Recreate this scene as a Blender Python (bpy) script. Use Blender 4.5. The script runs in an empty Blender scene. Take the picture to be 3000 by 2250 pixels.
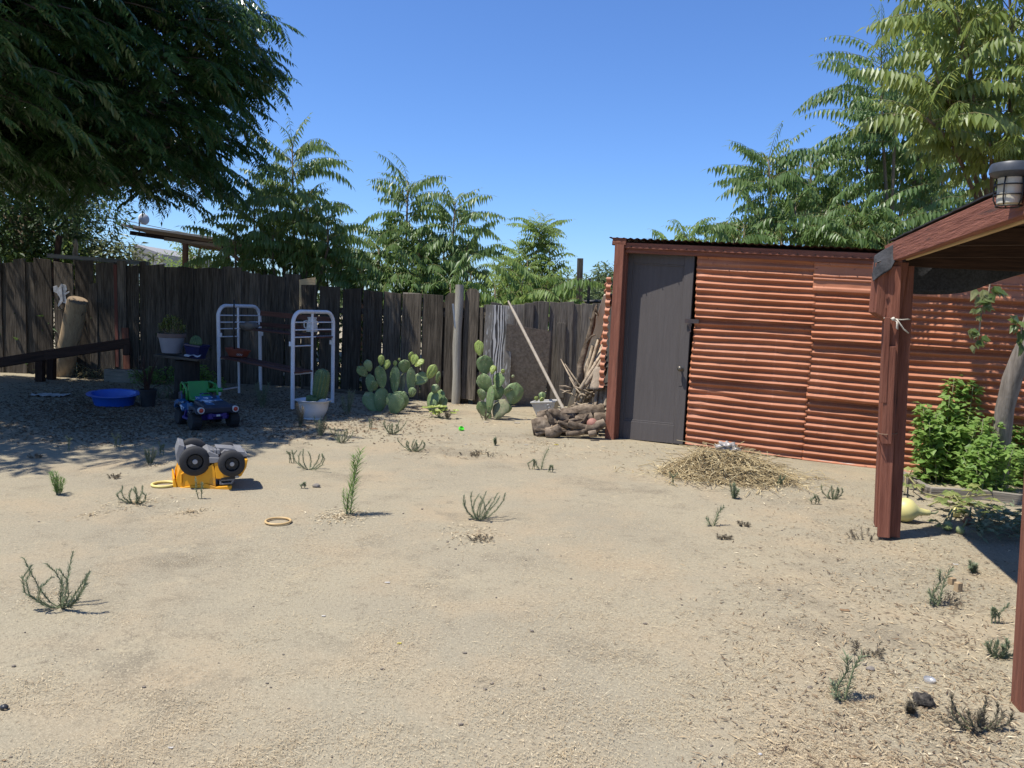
import bpy, math, random
import numpy as np
from mathutils import Vector, Matrix, Euler, noise
random.seed(7); rng = np.random.default_rng(11)
sc = bpy.context.scene; COL = sc.collection
R_ = math.radians
# ------------------------------------------------------------------ camera
F, PITCH, ROLL, EYE = 2250.0, R_(5.71), R_(2.4), 1.45
CAMR = Euler((math.pi/2 - PITCH, 0, 0)).to_matrix() @ Matrix.Rotation(ROLL, 3, 'Z')
CAMP = Vector((0, 0, EYE))
cam = bpy.data.objects.new('camera', bpy.data.cameras.new('camera')); COL.objects.link(cam)
cam.data.sensor_width = 36; cam.data.lens = 36*F/3000; cam.data.clip_end = 2000; cam.data.clip_start = .02
cam.matrix_world = Matrix.Translation(CAMP) @ CAMR.to_4x4(); sc.camera = cam
def ray(px, py): return CAMR @ Vector(((px-1500)/F, -(py-1125)/F, -1))
def gz(x, y):                                   # gentle unevenness of the yard
    return .010*noise.noise(Vector((x*.55, y*.55, 3.1))) + .005*noise.noise(Vector((x*2.3, y*2.3, 8.7)))
def Gh(px, py, h=0):
    d = ray(px, py); return CAMP + d*((h-EYE)/d.z)
def G(px, py):                                  # the spot of ground seen there
    p = Gh(px, py); p.z = gz(p.x, p.y); return p
def D(px, py, Y):                               # the point seen there at depth Y
    d = ray(px, py); return CAMP + d*(Y/d.y)
def S(Y): return Y/F                            # metres per photo pixel at depth Y
# ------------------------------------------------------------------ mesh builder (world coordinates)
class MB:
    def __init__(s): s.v = []; s.f = []; s.t = []; s.mi = []; s.n = 0; s.m = 0; s.tint = .5
    def add(s, V, faces, tint=None):
        V = np.asarray(V, float).reshape(-1, 3); s.v.append(V)
        t = s.tint if tint is None else tint
        s.t.append(np.full(len(V), t) if np.isscalar(t) else np.asarray(t, float))
        if isinstance(faces, np.ndarray): groups = [faces]
        else:
            by = {}
            for f in faces: by.setdefault(len(f), []).append(f)
            groups = [np.array(g) for g in by.values()]
        for g in groups:
            s.f.append(g.astype(np.int64) + s.n); s.mi.append(np.full(len(g), s.m))
        s.n += len(V)
    def box(s, c, size, R=None, taper=None):
        h = np.array(size)/2
        V = np.array([[x, y, z] for z in (-1, 1) for y in (-1, 1) for x in (-1, 1)], float)*h
        if taper is not None: V[4:, :2] *= taper
        if R is not None: V = V @ np.array(R).T
        s.add(V + np.array(c), [(0, 2, 3, 1), (4, 5, 7, 6), (0, 1, 5, 4), (2, 6, 7, 3), (0, 4, 6, 2), (1, 3, 7, 5)])
    def beam(s, p0, p1, w, h, up=(0, 0, 1)):
        p0, p1 = Vector(p0), Vector(p1); z = (p1-p0); L = z.length; z.normalize()
        x = Vector(up).cross(z)
        if x.length < 1e-4: x = Vector((1, 0, 0)).cross(z)
        x.normalize(); y = z.cross(x)
        s.box((p0+p1)/2, (w, h, L), Matrix((x, y, z)).transposed())
    def tube(s, pts, r, n=8, cap=True, jit=0, tint=None):
        P = [Vector(p) for p in pts]; k = len(P)
        if not hasattr(r, '__len__'): r = [r]*k
        V = []; a = None
        for i in range(k):
            t = (P[min(i+1, k-1)]-P[max(i-1, 0)]).normalized()
            if a is None:
                a = t.orthogonal().normalized()
            else:
                a = (a - t*a.dot(t)).normalized()
            b = t.cross(a)
            for j in range(n):
                q = 2*math.pi*j/n; rr = r[i]
                if jit: rr *= 1 + jit*noise.noise(Vector((math.cos(q)*2+i*.35, math.sin(q)*2, P[0].x*9+P[0].z*5)))
                V.append(P[i] + (a*math.cos(q)+b*math.sin(q))*rr)
        fs = [(i*n+j, i*n+(j+1) % n, (i+1)*n+(j+1) % n, (i+1)*n+j) for i in range(k-1) for j in range(n)]
        if cap: fs += [tuple(range(n-1, -1, -1)), tuple(range((k-1)*n, k*n))]
        s.add([tuple(v) for v in V], fs, tint)
    def ring(s, c, R, r, n=28, m=8, tilt=None, sx=1, sy=1):
        V = []
        for i in range(n):
            a = 2*math.pi*i/n
            for j in range(m):
                b = 2*math.pi*j/m
                v = Vector(((R+r*math.cos(b))*math.cos(a)*sx, (R+r*math.cos(b))*math.sin(a)*sy, r*math.sin(b)))
                if tilt is not None: v = tilt @ v
                V.append(tuple(v+Vector(c)))
        s.add(V, [(i*m+j, ((i+1) % n)*m+j, ((i+1) % n)*m+(j+1) % m, i*m+(j+1) % m) for i in range(n) for j in range(m)])
    def lathe(s, prof, c, n=28, R=None, sx=1, sy=1, wob=0, close=True):
        V = []; k = len(prof)
        for (r, z) in prof:
            for j in range(n):
                a = 2*math.pi*j/n; q = r*(1+wob*noise.noise(Vector((math.cos(a)*1.3, math.sin(a)*1.3, z*4+c[0]*7))))
                v = Vector((q*math.cos(a)*sx, q*math.sin(a)*sy, z))
                if R is not None: v = R @ v
                V.append(tuple(v+Vector(c)))
        fs = [(i*n+j, i*n+(j+1) % n, (i+1)*n+(j+1) % n, (i+1)*n+j) for i in range(k-1) for j in range(n)]
        if close:
            fs += [tuple(range(n-1, -1, -1)), tuple(range((k-1)*n, k*n))]
        s.add(V, fs)
    def prism(s, poly, o, ux, uy, dep):           # polygon in the plane (ux, uy) at o, thick along dep
        o, ux, uy, dep = map(Vector, (o, ux, uy, dep)); n = len(poly)
        A = [o+ux*x+uy*y-dep/2 for x, y in poly]; B = [p+dep for p in A]
        s.add([tuple(p) for p in A+B], [tuple(range(n)), tuple(range(2*n-1, n-1, -1))] +
              [(i, n+i, n+(i+1) % n, (i+1) % n) for i in range(n)])
    def grid(s, fn, nu, nv, tint=None):
        V = [tuple(fn(i/nu, j/nv)) for i in range(nu+1) for j in range(nv+1)]
        I = np.arange((nu+1)*(nv+1)).reshape(nu+1, nv+1)
        s.add(V, np.stack([I[:-1, :-1], I[1:, :-1], I[1:, 1:], I[:-1, 1:]], -1).reshape(-1, 4), tint)
    def ball(s, c, r, n=12, amp=0, fr=2, R=None, seed=0):
        r = r if hasattr(r, '__len__') else (r, r, r); V = []; m = 2*n
        for i in range(n+1):
            th = math.pi*i/n
            for j in range(m):
                a = 2*math.pi*j/m; d = Vector((math.sin(th)*math.cos(a), math.sin(th)*math.sin(a), math.cos(th)))
                k = 1+amp*noise.noise(d*fr+Vector((seed, seed*1.7, 0)))
                v = Vector((d.x*r[0], d.y*r[1], d.z*r[2]))*k
                if R is not None: v = R @ v
                V.append(tuple(v+Vector(c)))
        s.add(V, [(i*m+j, (i+1)*m+j, (i+1)*m+(j+1) % m, i*m+(j+1) % m) for i in range(n) for j in range(m)])
    def leaves(s, P, Dr, N, L, W, tint, fold=.25, droop=.15):      # many leaves at once: base, direction, face normal, length, width
        P = np.asarray(P, float); Dr = np.asarray(Dr, float); N = np.asarray(N, float); n = len(P)
        if n == 0: return
        Dr = Dr/np.linalg.norm(Dr, axis=1, keepdims=True)
        X = np.cross(Dr, N); X /= (np.linalg.norm(X, axis=1, keepdims=True)+1e-9); N = np.cross(X, Dr)
        L = np.broadcast_to(L, (n,))[:, None]; W = np.broadcast_to(W, (n,))[:, None]
        dz = np.zeros((n, 3)); dz[:, 2] = -1
        mid = P+Dr*L*.45
        a = P+Dr*L*.38+X*W*.5+N*W*fold; b = P+Dr*L*.38-X*W*.5+N*W*fold
        tip = P+Dr*L+dz*L*droop
        V = np.stack([P, a, mid, b, tip], 1).reshape(-1, 3)
        base = (np.arange(n)*5)[:, None, None]
        Fc = np.array([[0, 2, 1], [0, 3, 2], [1, 2, 4], [2, 3, 4]])[None]+base
        s.add(V, Fc.reshape(-1, 3), np.repeat(np.broadcast_to(tint, (n,)), 5))
    def build(s, name, mats, parent=None, smooth=False, angle=None, bevel=0, origin=None, link=True):
        me = bpy.data.meshes.new(name)
        V = np.concatenate(s.v) if s.v else np.zeros((0, 3))
        o = Vector(origin) if origin is not None else (wloc(parent) if parent else Vector())
        V = V-np.array(o)
        me.vertices.add(len(V)); me.vertices.foreach_set('co', V.astype(np.float32).ravel())
        ks = np.concatenate([np.full(len(f), f.shape[1]) for f in s.f]); lv = np.concatenate([f.ravel() for f in s.f])
        me.loops.add(len(lv)); me.loops.foreach_set('vertex_index', lv.astype(np.int32))
        st = np.concatenate([[0], np.cumsum(ks)[:-1]])
        me.polygons.add(len(ks)); me.polygons.foreach_set('loop_start', st.astype(np.int32))
        me.polygons.foreach_set('material_index', np.concatenate(s.mi).astype(np.int32))
        me.update(calc_edges=True); me.validate()
        at = me.attributes.new('tint', 'FLOAT', 'POINT'); at.data.foreach_set('value', np.concatenate(s.t).astype(np.float32))
        me.polygons.foreach_set('use_smooth', np.full(len(me.polygons), bool(smooth)))
        if smooth:
            if angle: me.set_sharp_from_angle(angle=R_(angle))
        for m in (mats if isinstance(mats, (list, tuple)) else [mats]): me.materials.append(m)
        ob = bpy.data.objects.new(name, me); COL.objects.link(ob)
        if parent: ob.parent = parent; ob.location = o-wloc(parent)
        else: ob.location = o
        if bevel:
            b = ob.modifiers.new('bevel', 'BEVEL'); b.width = bevel; b.segments = 2; b.limit_method = 'ANGLE'; b.angle_limit = R_(40)
        return ob
def wloc(o):
    p = Vector(o.location)
    while o.parent: o = o.parent; p += Vector(o.location)
    return p
def tag(o, label=None, cat=None, group=None, kind=None):
    if label: o['label'] = label
    if cat: o['category'] = cat
    if group: o['group'] = group
    if kind: o['kind'] = kind
    return o
def thing(name, loc, label, cat, group=None):
    o = bpy.data.objects.new(name, None); COL.objects.link(o); o.location = loc; o.empty_display_size = .1
    return tag(o, label, cat, group)
def board(name, mat, parent, p0, p1, w, t, face=(0, -1, 0), cut=0, nz=6, warp=.0, bevel=.003, dog=0):
    """a plank as an object of its own, its local z along the grain (p0 to p1)"""
    p0, p1 = Vector(p0), Vector(p1); z = p1-p0; L = z.length; z.normalize(); y = -Vector(face); y = (y-z*y.dot(z)).normalized(); x = y.cross(z)
    mb = MB(); sd = random.random()*90; V = []
    for i in range(nz+1):
        q = i/nz
        for (a, b) in ((-1, -1), (1, -1), (1, 1), (-1, 1)):
            ww = w/2*(1+.05*noise.noise(Vector((sd, q*3, a))))
            zz = q*L
            if i == nz: zz += cut*a*w
            xx = a*ww
            if i == nz and dog: xx *= (1-dog)
            V.append((xx+warp*math.sin(q*3+sd), b*t/2+warp*noise.noise(Vector((sd, q*2, 0))), zz))
        if i == nz-1 and dog: 
            for k in range(1, 5): V[-k] = (V[-k][0], V[-k][1], L-dog*w*.45)
    fs = [(3, 2, 1, 0), tuple(range(nz*4, nz*4+4))]+[(i*4+j, i*4+(j+1) % 4, i*4+4+(j+1) % 4, i*4+4+j) for i in range(nz) for j in range(4)]
    mb.add(V, fs); ob = mb.build(name, mat, None, bevel=bevel)
    ob.rotation_euler = Matrix((x, y, z)).transposed().to_euler()
    if parent: ob.parent = parent; ob.location = p0-wloc(parent)
    else: ob.location = p0
    return ob
# ------------------------------------------------------------------ materials
def nodes(name):
    m = bpy.data.materials.new(name); m.use_nodes = True; nt = m.node_tree; nt.nodes.clear()
    out = nt.nodes.new('ShaderNodeOutputMaterial'); return m, nt, out
def N(nt, t, ins=None, **kw):
    n = nt.nodes.new(t)
    for k, v in kw.items(): setattr(n, k, v)
    for k, v in (ins or {}).items():
        if isinstance(v, bpy.types.NodeSocket): nt.links.new(v, n.inputs[k])
        else: n.inputs[k].default_value = v
    return n
def c4(c): return (c[0], c[1], c[2], 1)
def mixc(nt, fac, a, b, mode='MIX'):
    n = nt.nodes.new('ShaderNodeMix'); n.data_type = 'RGBA'; n.blend_type = mode
    for i, v in ((0, fac), (6, a), (7, b)):
        if isinstance(v, bpy.types.NodeSocket): nt.links.new(v, n.inputs[i])
        elif i == 0: n.inputs[0].default_value = v
        else: n.inputs[i].default_value = c4(v)
    return n.outputs[2]
def ramp(nt, fac, a, b):
    return N(nt, 'ShaderNodeMapRange', {0: fac, 1: a, 2: b}, clamp=True).outputs[0]
def coords(nt, scale=(1, 1, 1), rnd=False):
    tc = N(nt, 'ShaderNodeTexCoord'); v = tc.outputs['Object']
    if rnd:
        oi = N(nt, 'ShaderNodeObjectInfo'); k = N(nt, 'ShaderNodeMath', {0: oi.outputs['Random'], 1: 37.0}, operation='MULTIPLY')
        v = N(nt, 'ShaderNodeVectorMath', {0: v, 1: k.outputs[0]}, operation='ADD').outputs[0]
    return N(nt, 'ShaderNodeVectorMath', {0: v, 1: scale}, operation='MULTIPLY').outputs[0]
def M(name, a, b=None, rough=.7, scale=6, stretch=(1, 1, 1), bump=0., bscale=None, metal=0, spec=.4, rnd=False, lo=.35, hi=.65, c=None, cscale=1.5, clo=.5, chi=.7, detail=5, vary=0, coat=0):
    m, nt, out = nodes(name)
    v = coords(nt, stretch, rnd)
    n1 = N(nt, 'ShaderNodeTexNoise', {'Vector': v, 'Scale': scale, 'Detail': detail, 'Roughness': .65})
    col = mixc(nt, ramp(nt, n1.outputs[0], lo, hi), a, b if b else tuple(x*.8 for x in a))
    if c:
        n2 = N(nt, 'ShaderNodeTexNoise', {'Vector': v, 'Scale': cscale, 'Detail': 6, 'Roughness': .7})
        col = mixc(nt, ramp(nt, n2.outputs[0], clo, chi), col, c)
    if vary:
        oi = N(nt, 'ShaderNodeObjectInfo'); k = N(nt, 'ShaderNodeMapRange', {0: oi.outputs['Random'], 3: 1-vary, 4: 1+vary})
        col = N(nt, 'ShaderNodeHueSaturation', {'Value': k.outputs[0], 'Color': col}).outputs[0]
    p = N(nt, 'ShaderNodeBsdfPrincipled', {'Base Color': col, 'Roughness': rough, 'Metallic': metal, 'Specular IOR Level': spec, 'Coat Weight': coat})
    if bump:
        n3 = N(nt, 'ShaderNodeTexNoise', {'Vector': v, 'Scale': bscale or scale*3, 'Detail': 4, 'Roughness': .6})
        bp = N(nt, 'ShaderNodeBump', {'Strength': bump, 'Distance': .01, 'Height': n3.outputs[0]}); nt.links.new(bp.outputs[0], p.inputs['Normal'])
    nt.links.new(p.outputs[0], out.inputs[0]); return m
def LEAF(name, dark, mid, light, trans=.3, rough=.42, spec=.4, tcol=None, under=None):
    """leaf colour runs with the leaf's own 'tint'; thin enough for some light to pass"""
    m, nt, out = nodes(name)
    t = N(nt, 'ShaderNodeAttribute', attribute_name='tint').outputs['Fac']
    col = mixc(nt, ramp(nt, t, .5, 1), mixc(nt, ramp(nt, t, 0, .5), dark, mid), light)
    if under:
        g = N(nt, 'ShaderNodeNewGeometry'); col = mixc(nt, g.outputs['Backfacing'], col, under)
    nz = N(nt, 'ShaderNodeTexNoise', {'Vector': coords(nt), 'Scale': 9., 'Detail': 3}); col = mixc(nt, ramp(nt, nz.outputs[0], .3, .75), col, tuple(x*.75 for x in mid))
    p = N(nt, 'ShaderNodeBsdfPrincipled', {'Base Color': col, 'Roughness': rough, 'Specular IOR Level': spec})
    tr = N(nt, 'ShaderNodeBsdfTranslucent', {'Color': mixc(nt, .6, col, tcol or tuple(min(1, x*2.2) for x in light))})
    mx = N(nt, 'ShaderNodeMixShader', {0: trans, 1: p.outputs[0], 2: tr.outputs[0]}); nt.links.new(mx.outputs[0], out.inputs[0]); return m
def TINT(name, stops, rough=.85, spec=.15):
    m, nt, out = nodes(name)
    t = N(nt, 'ShaderNodeAttribute', attribute_name='tint').outputs['Fac']
    r = N(nt, 'ShaderNodeValToRGB', {0: t}); e = r.color_ramp.elements
    while len(e) < len(stops): e.new(.5)
    for k, (p, c) in enumerate(stops): e[k].position = p; e[k].color = c4(c)
    p = N(nt, 'ShaderNodeBsdfPrincipled', {'Base Color': r.outputs[0], 'Roughness': rough, 'Specular IOR Level': spec})
    nt.links.new(p.outputs[0], out.inputs[0]); return m
GR = (14, 14, .9)                                # grain along local z
MAT = {}
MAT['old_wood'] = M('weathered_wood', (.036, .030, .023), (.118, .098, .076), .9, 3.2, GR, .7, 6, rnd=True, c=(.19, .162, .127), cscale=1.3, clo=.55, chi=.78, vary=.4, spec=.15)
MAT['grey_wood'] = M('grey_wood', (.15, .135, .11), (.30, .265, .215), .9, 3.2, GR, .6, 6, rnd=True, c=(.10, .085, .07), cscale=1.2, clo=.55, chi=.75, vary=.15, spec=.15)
MAT['red_wood'] = M('red_painted_wood', (.14, .050, .032), (.245, .098, .062), .8, 3, GR, .8, 6, rnd=True, c=(.075, .040, .030), cscale=2.2, clo=.60, chi=.70, lo=.3, hi=.7, vary=.14, spec=.25)
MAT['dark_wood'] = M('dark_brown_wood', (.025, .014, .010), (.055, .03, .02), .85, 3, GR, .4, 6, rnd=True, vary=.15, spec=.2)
MAT['raw_wood'] = M('raw_wood', (.36, .25, .13), (.50, .37, .21), .85, 3, GR, .3, 6, rnd=True, spec=.15)
MAT['log'] = M('barkless_log', (.30, .21, .12), (.42, .31, .185), .85, 2.2, (9, 9, .8), .5, 5, rnd=True, c=(.12, .085, .055), cscale=1.3, clo=.58, chi=.66, spec=.15)
MAT['bark'] = M('bark', (.06, .044, .031), (.22, .172, .125), .95, 10, (1, 1, 1), 1., 16, rnd=True, c=(.42, .34, .25), cscale=4, clo=.55, chi=.75, vary=.15, spec=.1)
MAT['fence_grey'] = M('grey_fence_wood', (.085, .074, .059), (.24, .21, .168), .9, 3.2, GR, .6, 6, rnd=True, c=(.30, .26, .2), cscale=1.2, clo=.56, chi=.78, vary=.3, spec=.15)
MAT['stick'] = M('dry_stick', (.17, .13, .095), (.38, .31, .22), .9, 9, (1, 1, 1), .5, rnd=True, vary=.3, spec=.1)
MAT['white_paint'] = M('white_enamel', (.66, .67, .70), (.58, .58, .60), .38, 9, rnd=True, c=(.32, .28, .24), cscale=14, clo=.70, chi=.76, spec=.5)
MAT['grey_metal'] = M('grey_metal', (.32, .32, .32), (.22, .22, .22), .45, 12, metal=.8)
MAT['dark_metal'] = M('dark_metal', (.02, .02, .02), (.035, .033, .03), .5, 12, metal=.3)
MAT['bark_trunk'] = M('ailanthus_bark', (.13, .10, .07), (.20, .16, .115), .9, 8, (1, 1, .4), .5, spec=.15)
# ------------------------------------------------------------------ sky and sun
SUN_EL, SUN_TO = R_(66), Vector((-.93, -.37, 0)).normalized()
w = bpy.data.worlds.new('World'); sc.world = w; w.use_nodes = True; nt = w.node_tree
sky = nt.nodes.new('ShaderNodeTexSky'); sky.sky_type = 'NISHITA'; sky.sun_disc = False; sky.sun_elevation = SUN_EL
sky.sun_rotation = math.atan2(SUN_TO.x, SUN_TO.y) % (2*math.pi); sky.air_density = 1.0; sky.dust_density = .3; sky.ozone_density = 3.2; sky.altitude = 100
bg = nt.nodes['Background']; bg.inputs[1].default_value = .095; gn = nt.nodes.new('ShaderNodeVectorMath'); gn.operation = 'MULTIPLY'; gn.inputs[1].default_value = (.70, .95, 1.36); nt.links.new(sky.outputs[0], gn.inputs[0]); nt.links.new(gn.outputs[0], bg.inputs[0])
sl = bpy.data.lights.new('sun', 'SUN'); sl.energy = 5.0; sl.angle = R_(.53); sl.color = (1, .955, .88)
so = bpy.data.objects.new('sun', sl); COL.objects.link(so); so.location = (-6, -4, 12)
sd = SUN_TO*math.cos(SUN_EL)+Vector((0, 0, math.sin(SUN_EL))); so.rotation_euler = sd.to_track_quat('Z', 'Y').to_euler()
vs = sc.view_settings; vs.view_transform = 'Standard'; vs.look = 'None'; vs.exposure = .5; vs.gamma = 1
# ------------------------------------------------------------------ ground
def ground_mat():
    m, nt, out = nodes('dry_soil'); v = coords(nt)
    nz = lambda s, d=5, r=.6: N(nt, 'ShaderNodeTexNoise', {'Vector': v, 'Scale': s, 'Detail': d, 'Roughness': r}).outputs[0]
    col = mixc(nt, ramp(nt, nz(.55), .38, .62), (.302, .262, .182), (.256, .225, .163))
    col = mixc(nt, ramp(nt, nz(1.3), .47, .66), col, (.322, .258, .170))
    col = mixc(nt, ramp(nt, nz(.9, 7, .75), .53, .66), col, (.188, .16, .114)); col = mixc(nt, ramp(nt, nz(3.4, 7, .75), .58, .70), col, (.362, .304, .203)); col = mixc(nt, ramp(nt, nz(5.5, 6, .8), .57, .68), col, (.178, .15, .106))
    col = mixc(nt, ramp(nt, nz(60, 4), .52, .68), col, (.185, .156, .110))
    col = mixc(nt, ramp(nt, nz(120, 3), .52, .66), col, (.37, .315, .218))
    vo = N(nt, 'ShaderNodeTexVoronoi', {'Vector': v, 'Scale': 70.}, feature='F1'); sp = N(nt, 'ShaderNodeMath', {0: vo.outputs['Distance'], 1: .16}, operation='LESS_THAN')
    k = N(nt, 'ShaderNodeMath', {0: sp.outputs[0], 1: ramp(nt, nz(3.1), .45, .65)}, operation='MULTIPLY'); col = mixc(nt, k.outputs[0], col, (.15, .11, .075))
    p = N(nt, 'ShaderNodeBsdfPrincipled', {'Base Color': col, 'Roughness': 1., 'Specular IOR Level': .05})
    h = N(nt, 'ShaderNodeMath', {0: nz(30, 6, .7), 1: nz(140, 3)}, operation='ADD')
    bp = N(nt, 'ShaderNodeBump', {'Strength': .55, 'Distance': .010, 'Height': h.outputs[0]}); nt.links.new(bp.outputs[0], p.inputs['Normal'])
    nt.links.new(p.outputs[0], out.inputs[0]); return m
xs = np.concatenate([[-900, -300, -90, -40, -20], np.arange(-12, 12.01, .09), [20, 40, 90, 300, 900]])
ys = np.concatenate([[-60, -15], np.arange(-2, 15.01, .09), [18, 25, 40, 90, 300, 900]])
gv = np.array([[x, y, gz(x, y)] for x in xs for y in ys])
I = np.arange(len(xs)*len(ys)).reshape(len(xs), len(ys))
mb = MB(); mb.add(gv, np.stack([I[:-1, :-1], I[1:, :-1], I[1:, 1:], I[:-1, 1:]], -1).reshape(-1, 4))
gr = tag(mb.build('ground', ground_mat(), smooth=True), kind='structure'); 
# ------------------------------------------------------------------ litter of dry chaff (uncountable)
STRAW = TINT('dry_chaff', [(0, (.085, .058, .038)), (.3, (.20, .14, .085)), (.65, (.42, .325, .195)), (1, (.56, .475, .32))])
def chaff(mb, X, Y, L, W, T, lift=.004, tilt=.35):
    n = len(X); Z = np.array([gz(x, y) for x, y in zip(X, Y)])+lift+rng.random(n)*.004
    a = rng.random(n)*2*np.pi; Dr = np.stack([np.cos(a), np.sin(a), rng.normal(0, tilt*.5, n)], 1)
    Nn = np.stack([rng.normal(0, tilt, n), rng.normal(0, tilt, n), np.ones(n)], 1)
    mb.leaves(np.stack([X, Y, Z], 1), Dr, Nn, L, W, T, fold=.15, droop=.05)
mb = MB(); pts = []
while len(pts) < 95000:
    py = 900+ (2290-900)*random.random()**.8; px = random.uniform(-60, 3060)
    if py < 1130: continue
    p = Gh(px, py)
    d = noise.noise(Vector((p.x*.8, p.y*.8, 5)))*.5+noise.noise(Vector((p.x*3.2, p.y*3.2, 9)))*.6
    if px > 2150 and py > 1500: d += .28
    if random.random() < .24+d*1.5: pts.append((p.x, p.y, d))
pts = np.array(pts); n = len(pts)
chaff(mb, pts[:, 0], pts[:, 1], rng.uniform(.005, .016, n)*(1+rng.random(n)**12*3), rng.uniform(.0009, .0022, n), np.clip(rng.normal(.68, .17, n), 0, 1))
n = 5500; q = [Gh(random.triangular(1950, 3080, 2850), random.uniform(1400, 2280)) for _ in range(n)]      # woodier scraps by the patio post
chaff(mb, np.array([p.x for p in q]), np.array([p.y for p in q]), rng.uniform(.012, .05, n), rng.uniform(.003, .008, n), np.clip(rng.normal(.36, .26, n), 0, 1))
n = 20000; q = [Gh(random.triangular(-120, 1350, 300), random.triangular(1100, 1310, 1190)) for _ in range(n)]       # fallen leaves under the tree, made thick and dark to deepen its shade
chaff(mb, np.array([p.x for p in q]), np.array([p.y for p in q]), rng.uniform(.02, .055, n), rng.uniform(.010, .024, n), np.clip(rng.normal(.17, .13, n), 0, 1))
n = 1500; q = [Gh(random.uniform(1150, 2500), random.uniform(1200, 1345)) for _ in range(n)]
chaff(mb, np.array([p.x for p in q]), np.array([p.y for p in q]), rng.uniform(.02, .07, n), rng.uniform(.004, .014, n), np.clip(rng.normal(.5, .25, n), 0, 1))
for (px, py, r, k) in [(110, 1752, .11, 330), (170, 1740, .16, 160), (405, 1475, .2, 260), (270, 1508, .08, 70), (1390, 1570, .22, 260), (990, 1515, .18, 320), (1030, 1512, .12, 160),
                       (1410, 1330, .16, 120), (390, 1310, .15, 120), (450, 1365, .14, 120), (560, 1500, .12, 130), (2860, 2105, .16, 200), (2990, 2190, .15, 160), (2440, 2020, .14, 160),
                       (1650, 2215, .40, 900), (1500, 2100, .45, 250), (1250, 1720, .7, 300), (1800, 1650, .7, 300), (100, 2000, .35, 250), (2700, 1950, .2, 150), (250, 1310, .25, 160), (1820, 1260, .25, 140), (1600, 1300, .3, 220), (1345, 1185, .3, 200), (2870, 1680, .12, 140), (2240, 1430, .5, 500)]:
    c = Gh(px, py); a = rng.random(k)*6.283; rr = r*np.abs(rng.normal(0, .6, k))
    chaff(mb, c.x+rr*np.cos(a), c.y+rr*np.sin(a)*1.2, rng.uniform(.012, .04, k)*(.5 if py > 1640 else 1), rng.uniform(.004, .013, k)*(.3 if py > 1640 else .7), np.clip(rng.normal(.7, .22, k), 0, 1), .005, .5)
tag(mb.build('dry_chaff_litter', STRAW), 'dry straw chaff and dead leaves scattered over the whole bare yard, massed dark under the tree to deepen its shade', 'chaff', kind='stuff')
mb = MB()                                                          # crumbs of earth and small stones
for _ in range(330):
    px = random.choice((random.uniform(-50, 3050), random.uniform(2100, 3050))); py = random.uniform(1240, 2280); p = G(px, py); r = random.uniform(.002, .0055)*random.choice((1, 1, 1.6))
    mb.ball((p.x, p.y, p.z+r*.4), (r*random.uniform(.8, 1.6), r, r*.7), 3, .3, 2, seed=random.random()*50)
tag(mb.build('earth_crumbs', M('earth_crumb', (.10, .085, .07), (.2, .165, .13), .95, 60, lo=.4, hi=.6)), 'dark crumbs of earth and tiny stones strewn on the yard', 'pebbles', kind='stuff')
# ------------------------------------------------------------------ red corrugated shed
P0, P1 = Gh(1800, 1285), Gh(2640, 1379); WU = (P1-P0).normalized(); WN = Vector((WU.y, -WU.x, 0)).normalized()
if WN.y > 0: WN = -WN
def Wp(px, py, d=0):
    r = ray(px, py); o = P0+WN*d; return CAMP+r*((o-CAMP).dot(WN)/r.dot(WN))
def rust_paint():
    m, nt, out = nodes('red_painted_metal'); v = coords(nt)
    nz = lambda s, d=5, r=.6, st=None: N(nt, 'ShaderNodeTexNoise', {'Vector': coords(nt, st) if st else v, 'Scale': s, 'Detail': d, 'Roughness': r}).outputs[0]
    col = mixc(nt, ramp(nt, nz(1.4), .35, .65), (.40, .158, .080), (.335, .124, .060))
    col = mixc(nt, ramp(nt, nz(1.0, 6, .7, (.7, .7, 14)), .52, .75), col, (.42, .155, .075))
    col = mixc(nt, ramp(nt, nz(7, 7, .75), .60, .74), col, (.24, .080, .045))
    col = mixc(nt, ramp(nt, nz(24, 5, .7), .62, .70), col, (.14, .055, .035))
    col = mixc(nt, ramp(nt, nz(3.1, 8, .8), .60, .70), col, (.25, .13, .085))
    col = mixc(nt, ramp(nt, nz(1.7, 8, .8, (.5, .5, 3)), .56, .72), col, (.42, .20, .125))
    col = mixc(nt, ramp(nt, nz(2.2, 6, .7, (12, 12, .5)), .58, .74), col, (.46, .215, .135))
    p = N(nt, 'ShaderNodeBsdfPrincipled', {'Base Color': col, 'Roughness': .58, 'Specular IOR Level': .35})
    bp = N(nt, 'ShaderNodeBump', {'Strength': .25, 'Distance': .006, 'Height': nz(9)}); nt.links.new(bp.outputs[0], p.inputs['Normal'])
    nt.links.new(p.outputs[0], out.inputs[0]); return m
MAT['red_metal'] = rust_paint()
MAT['door_paint'] = M('charcoal_door_paint', (.086, .077, .073), (.105, .094, .089), .85, 3.2, (9, 9, .8), .35, 8, lo=.25, hi=.75, c=(.15, .137, .128), cscale=6, clo=.66, chi=.74, spec=.12)
MAT['black'] = M('tar_black', (.012, .012, .013), (.022, .021, .021), .8, 12)
MAT['white_board'] = M('peeling_white_board', (.55, .53, .49), (.42, .38, .33), .8, 12, (1, 1, 1), .3, c=(.14, .12, .10), cscale=9, clo=.58, chi=.63)
shed = thing('shed', P0, 'low red corrugated iron shed with a charcoal door at its left end', 'shed')
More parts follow.
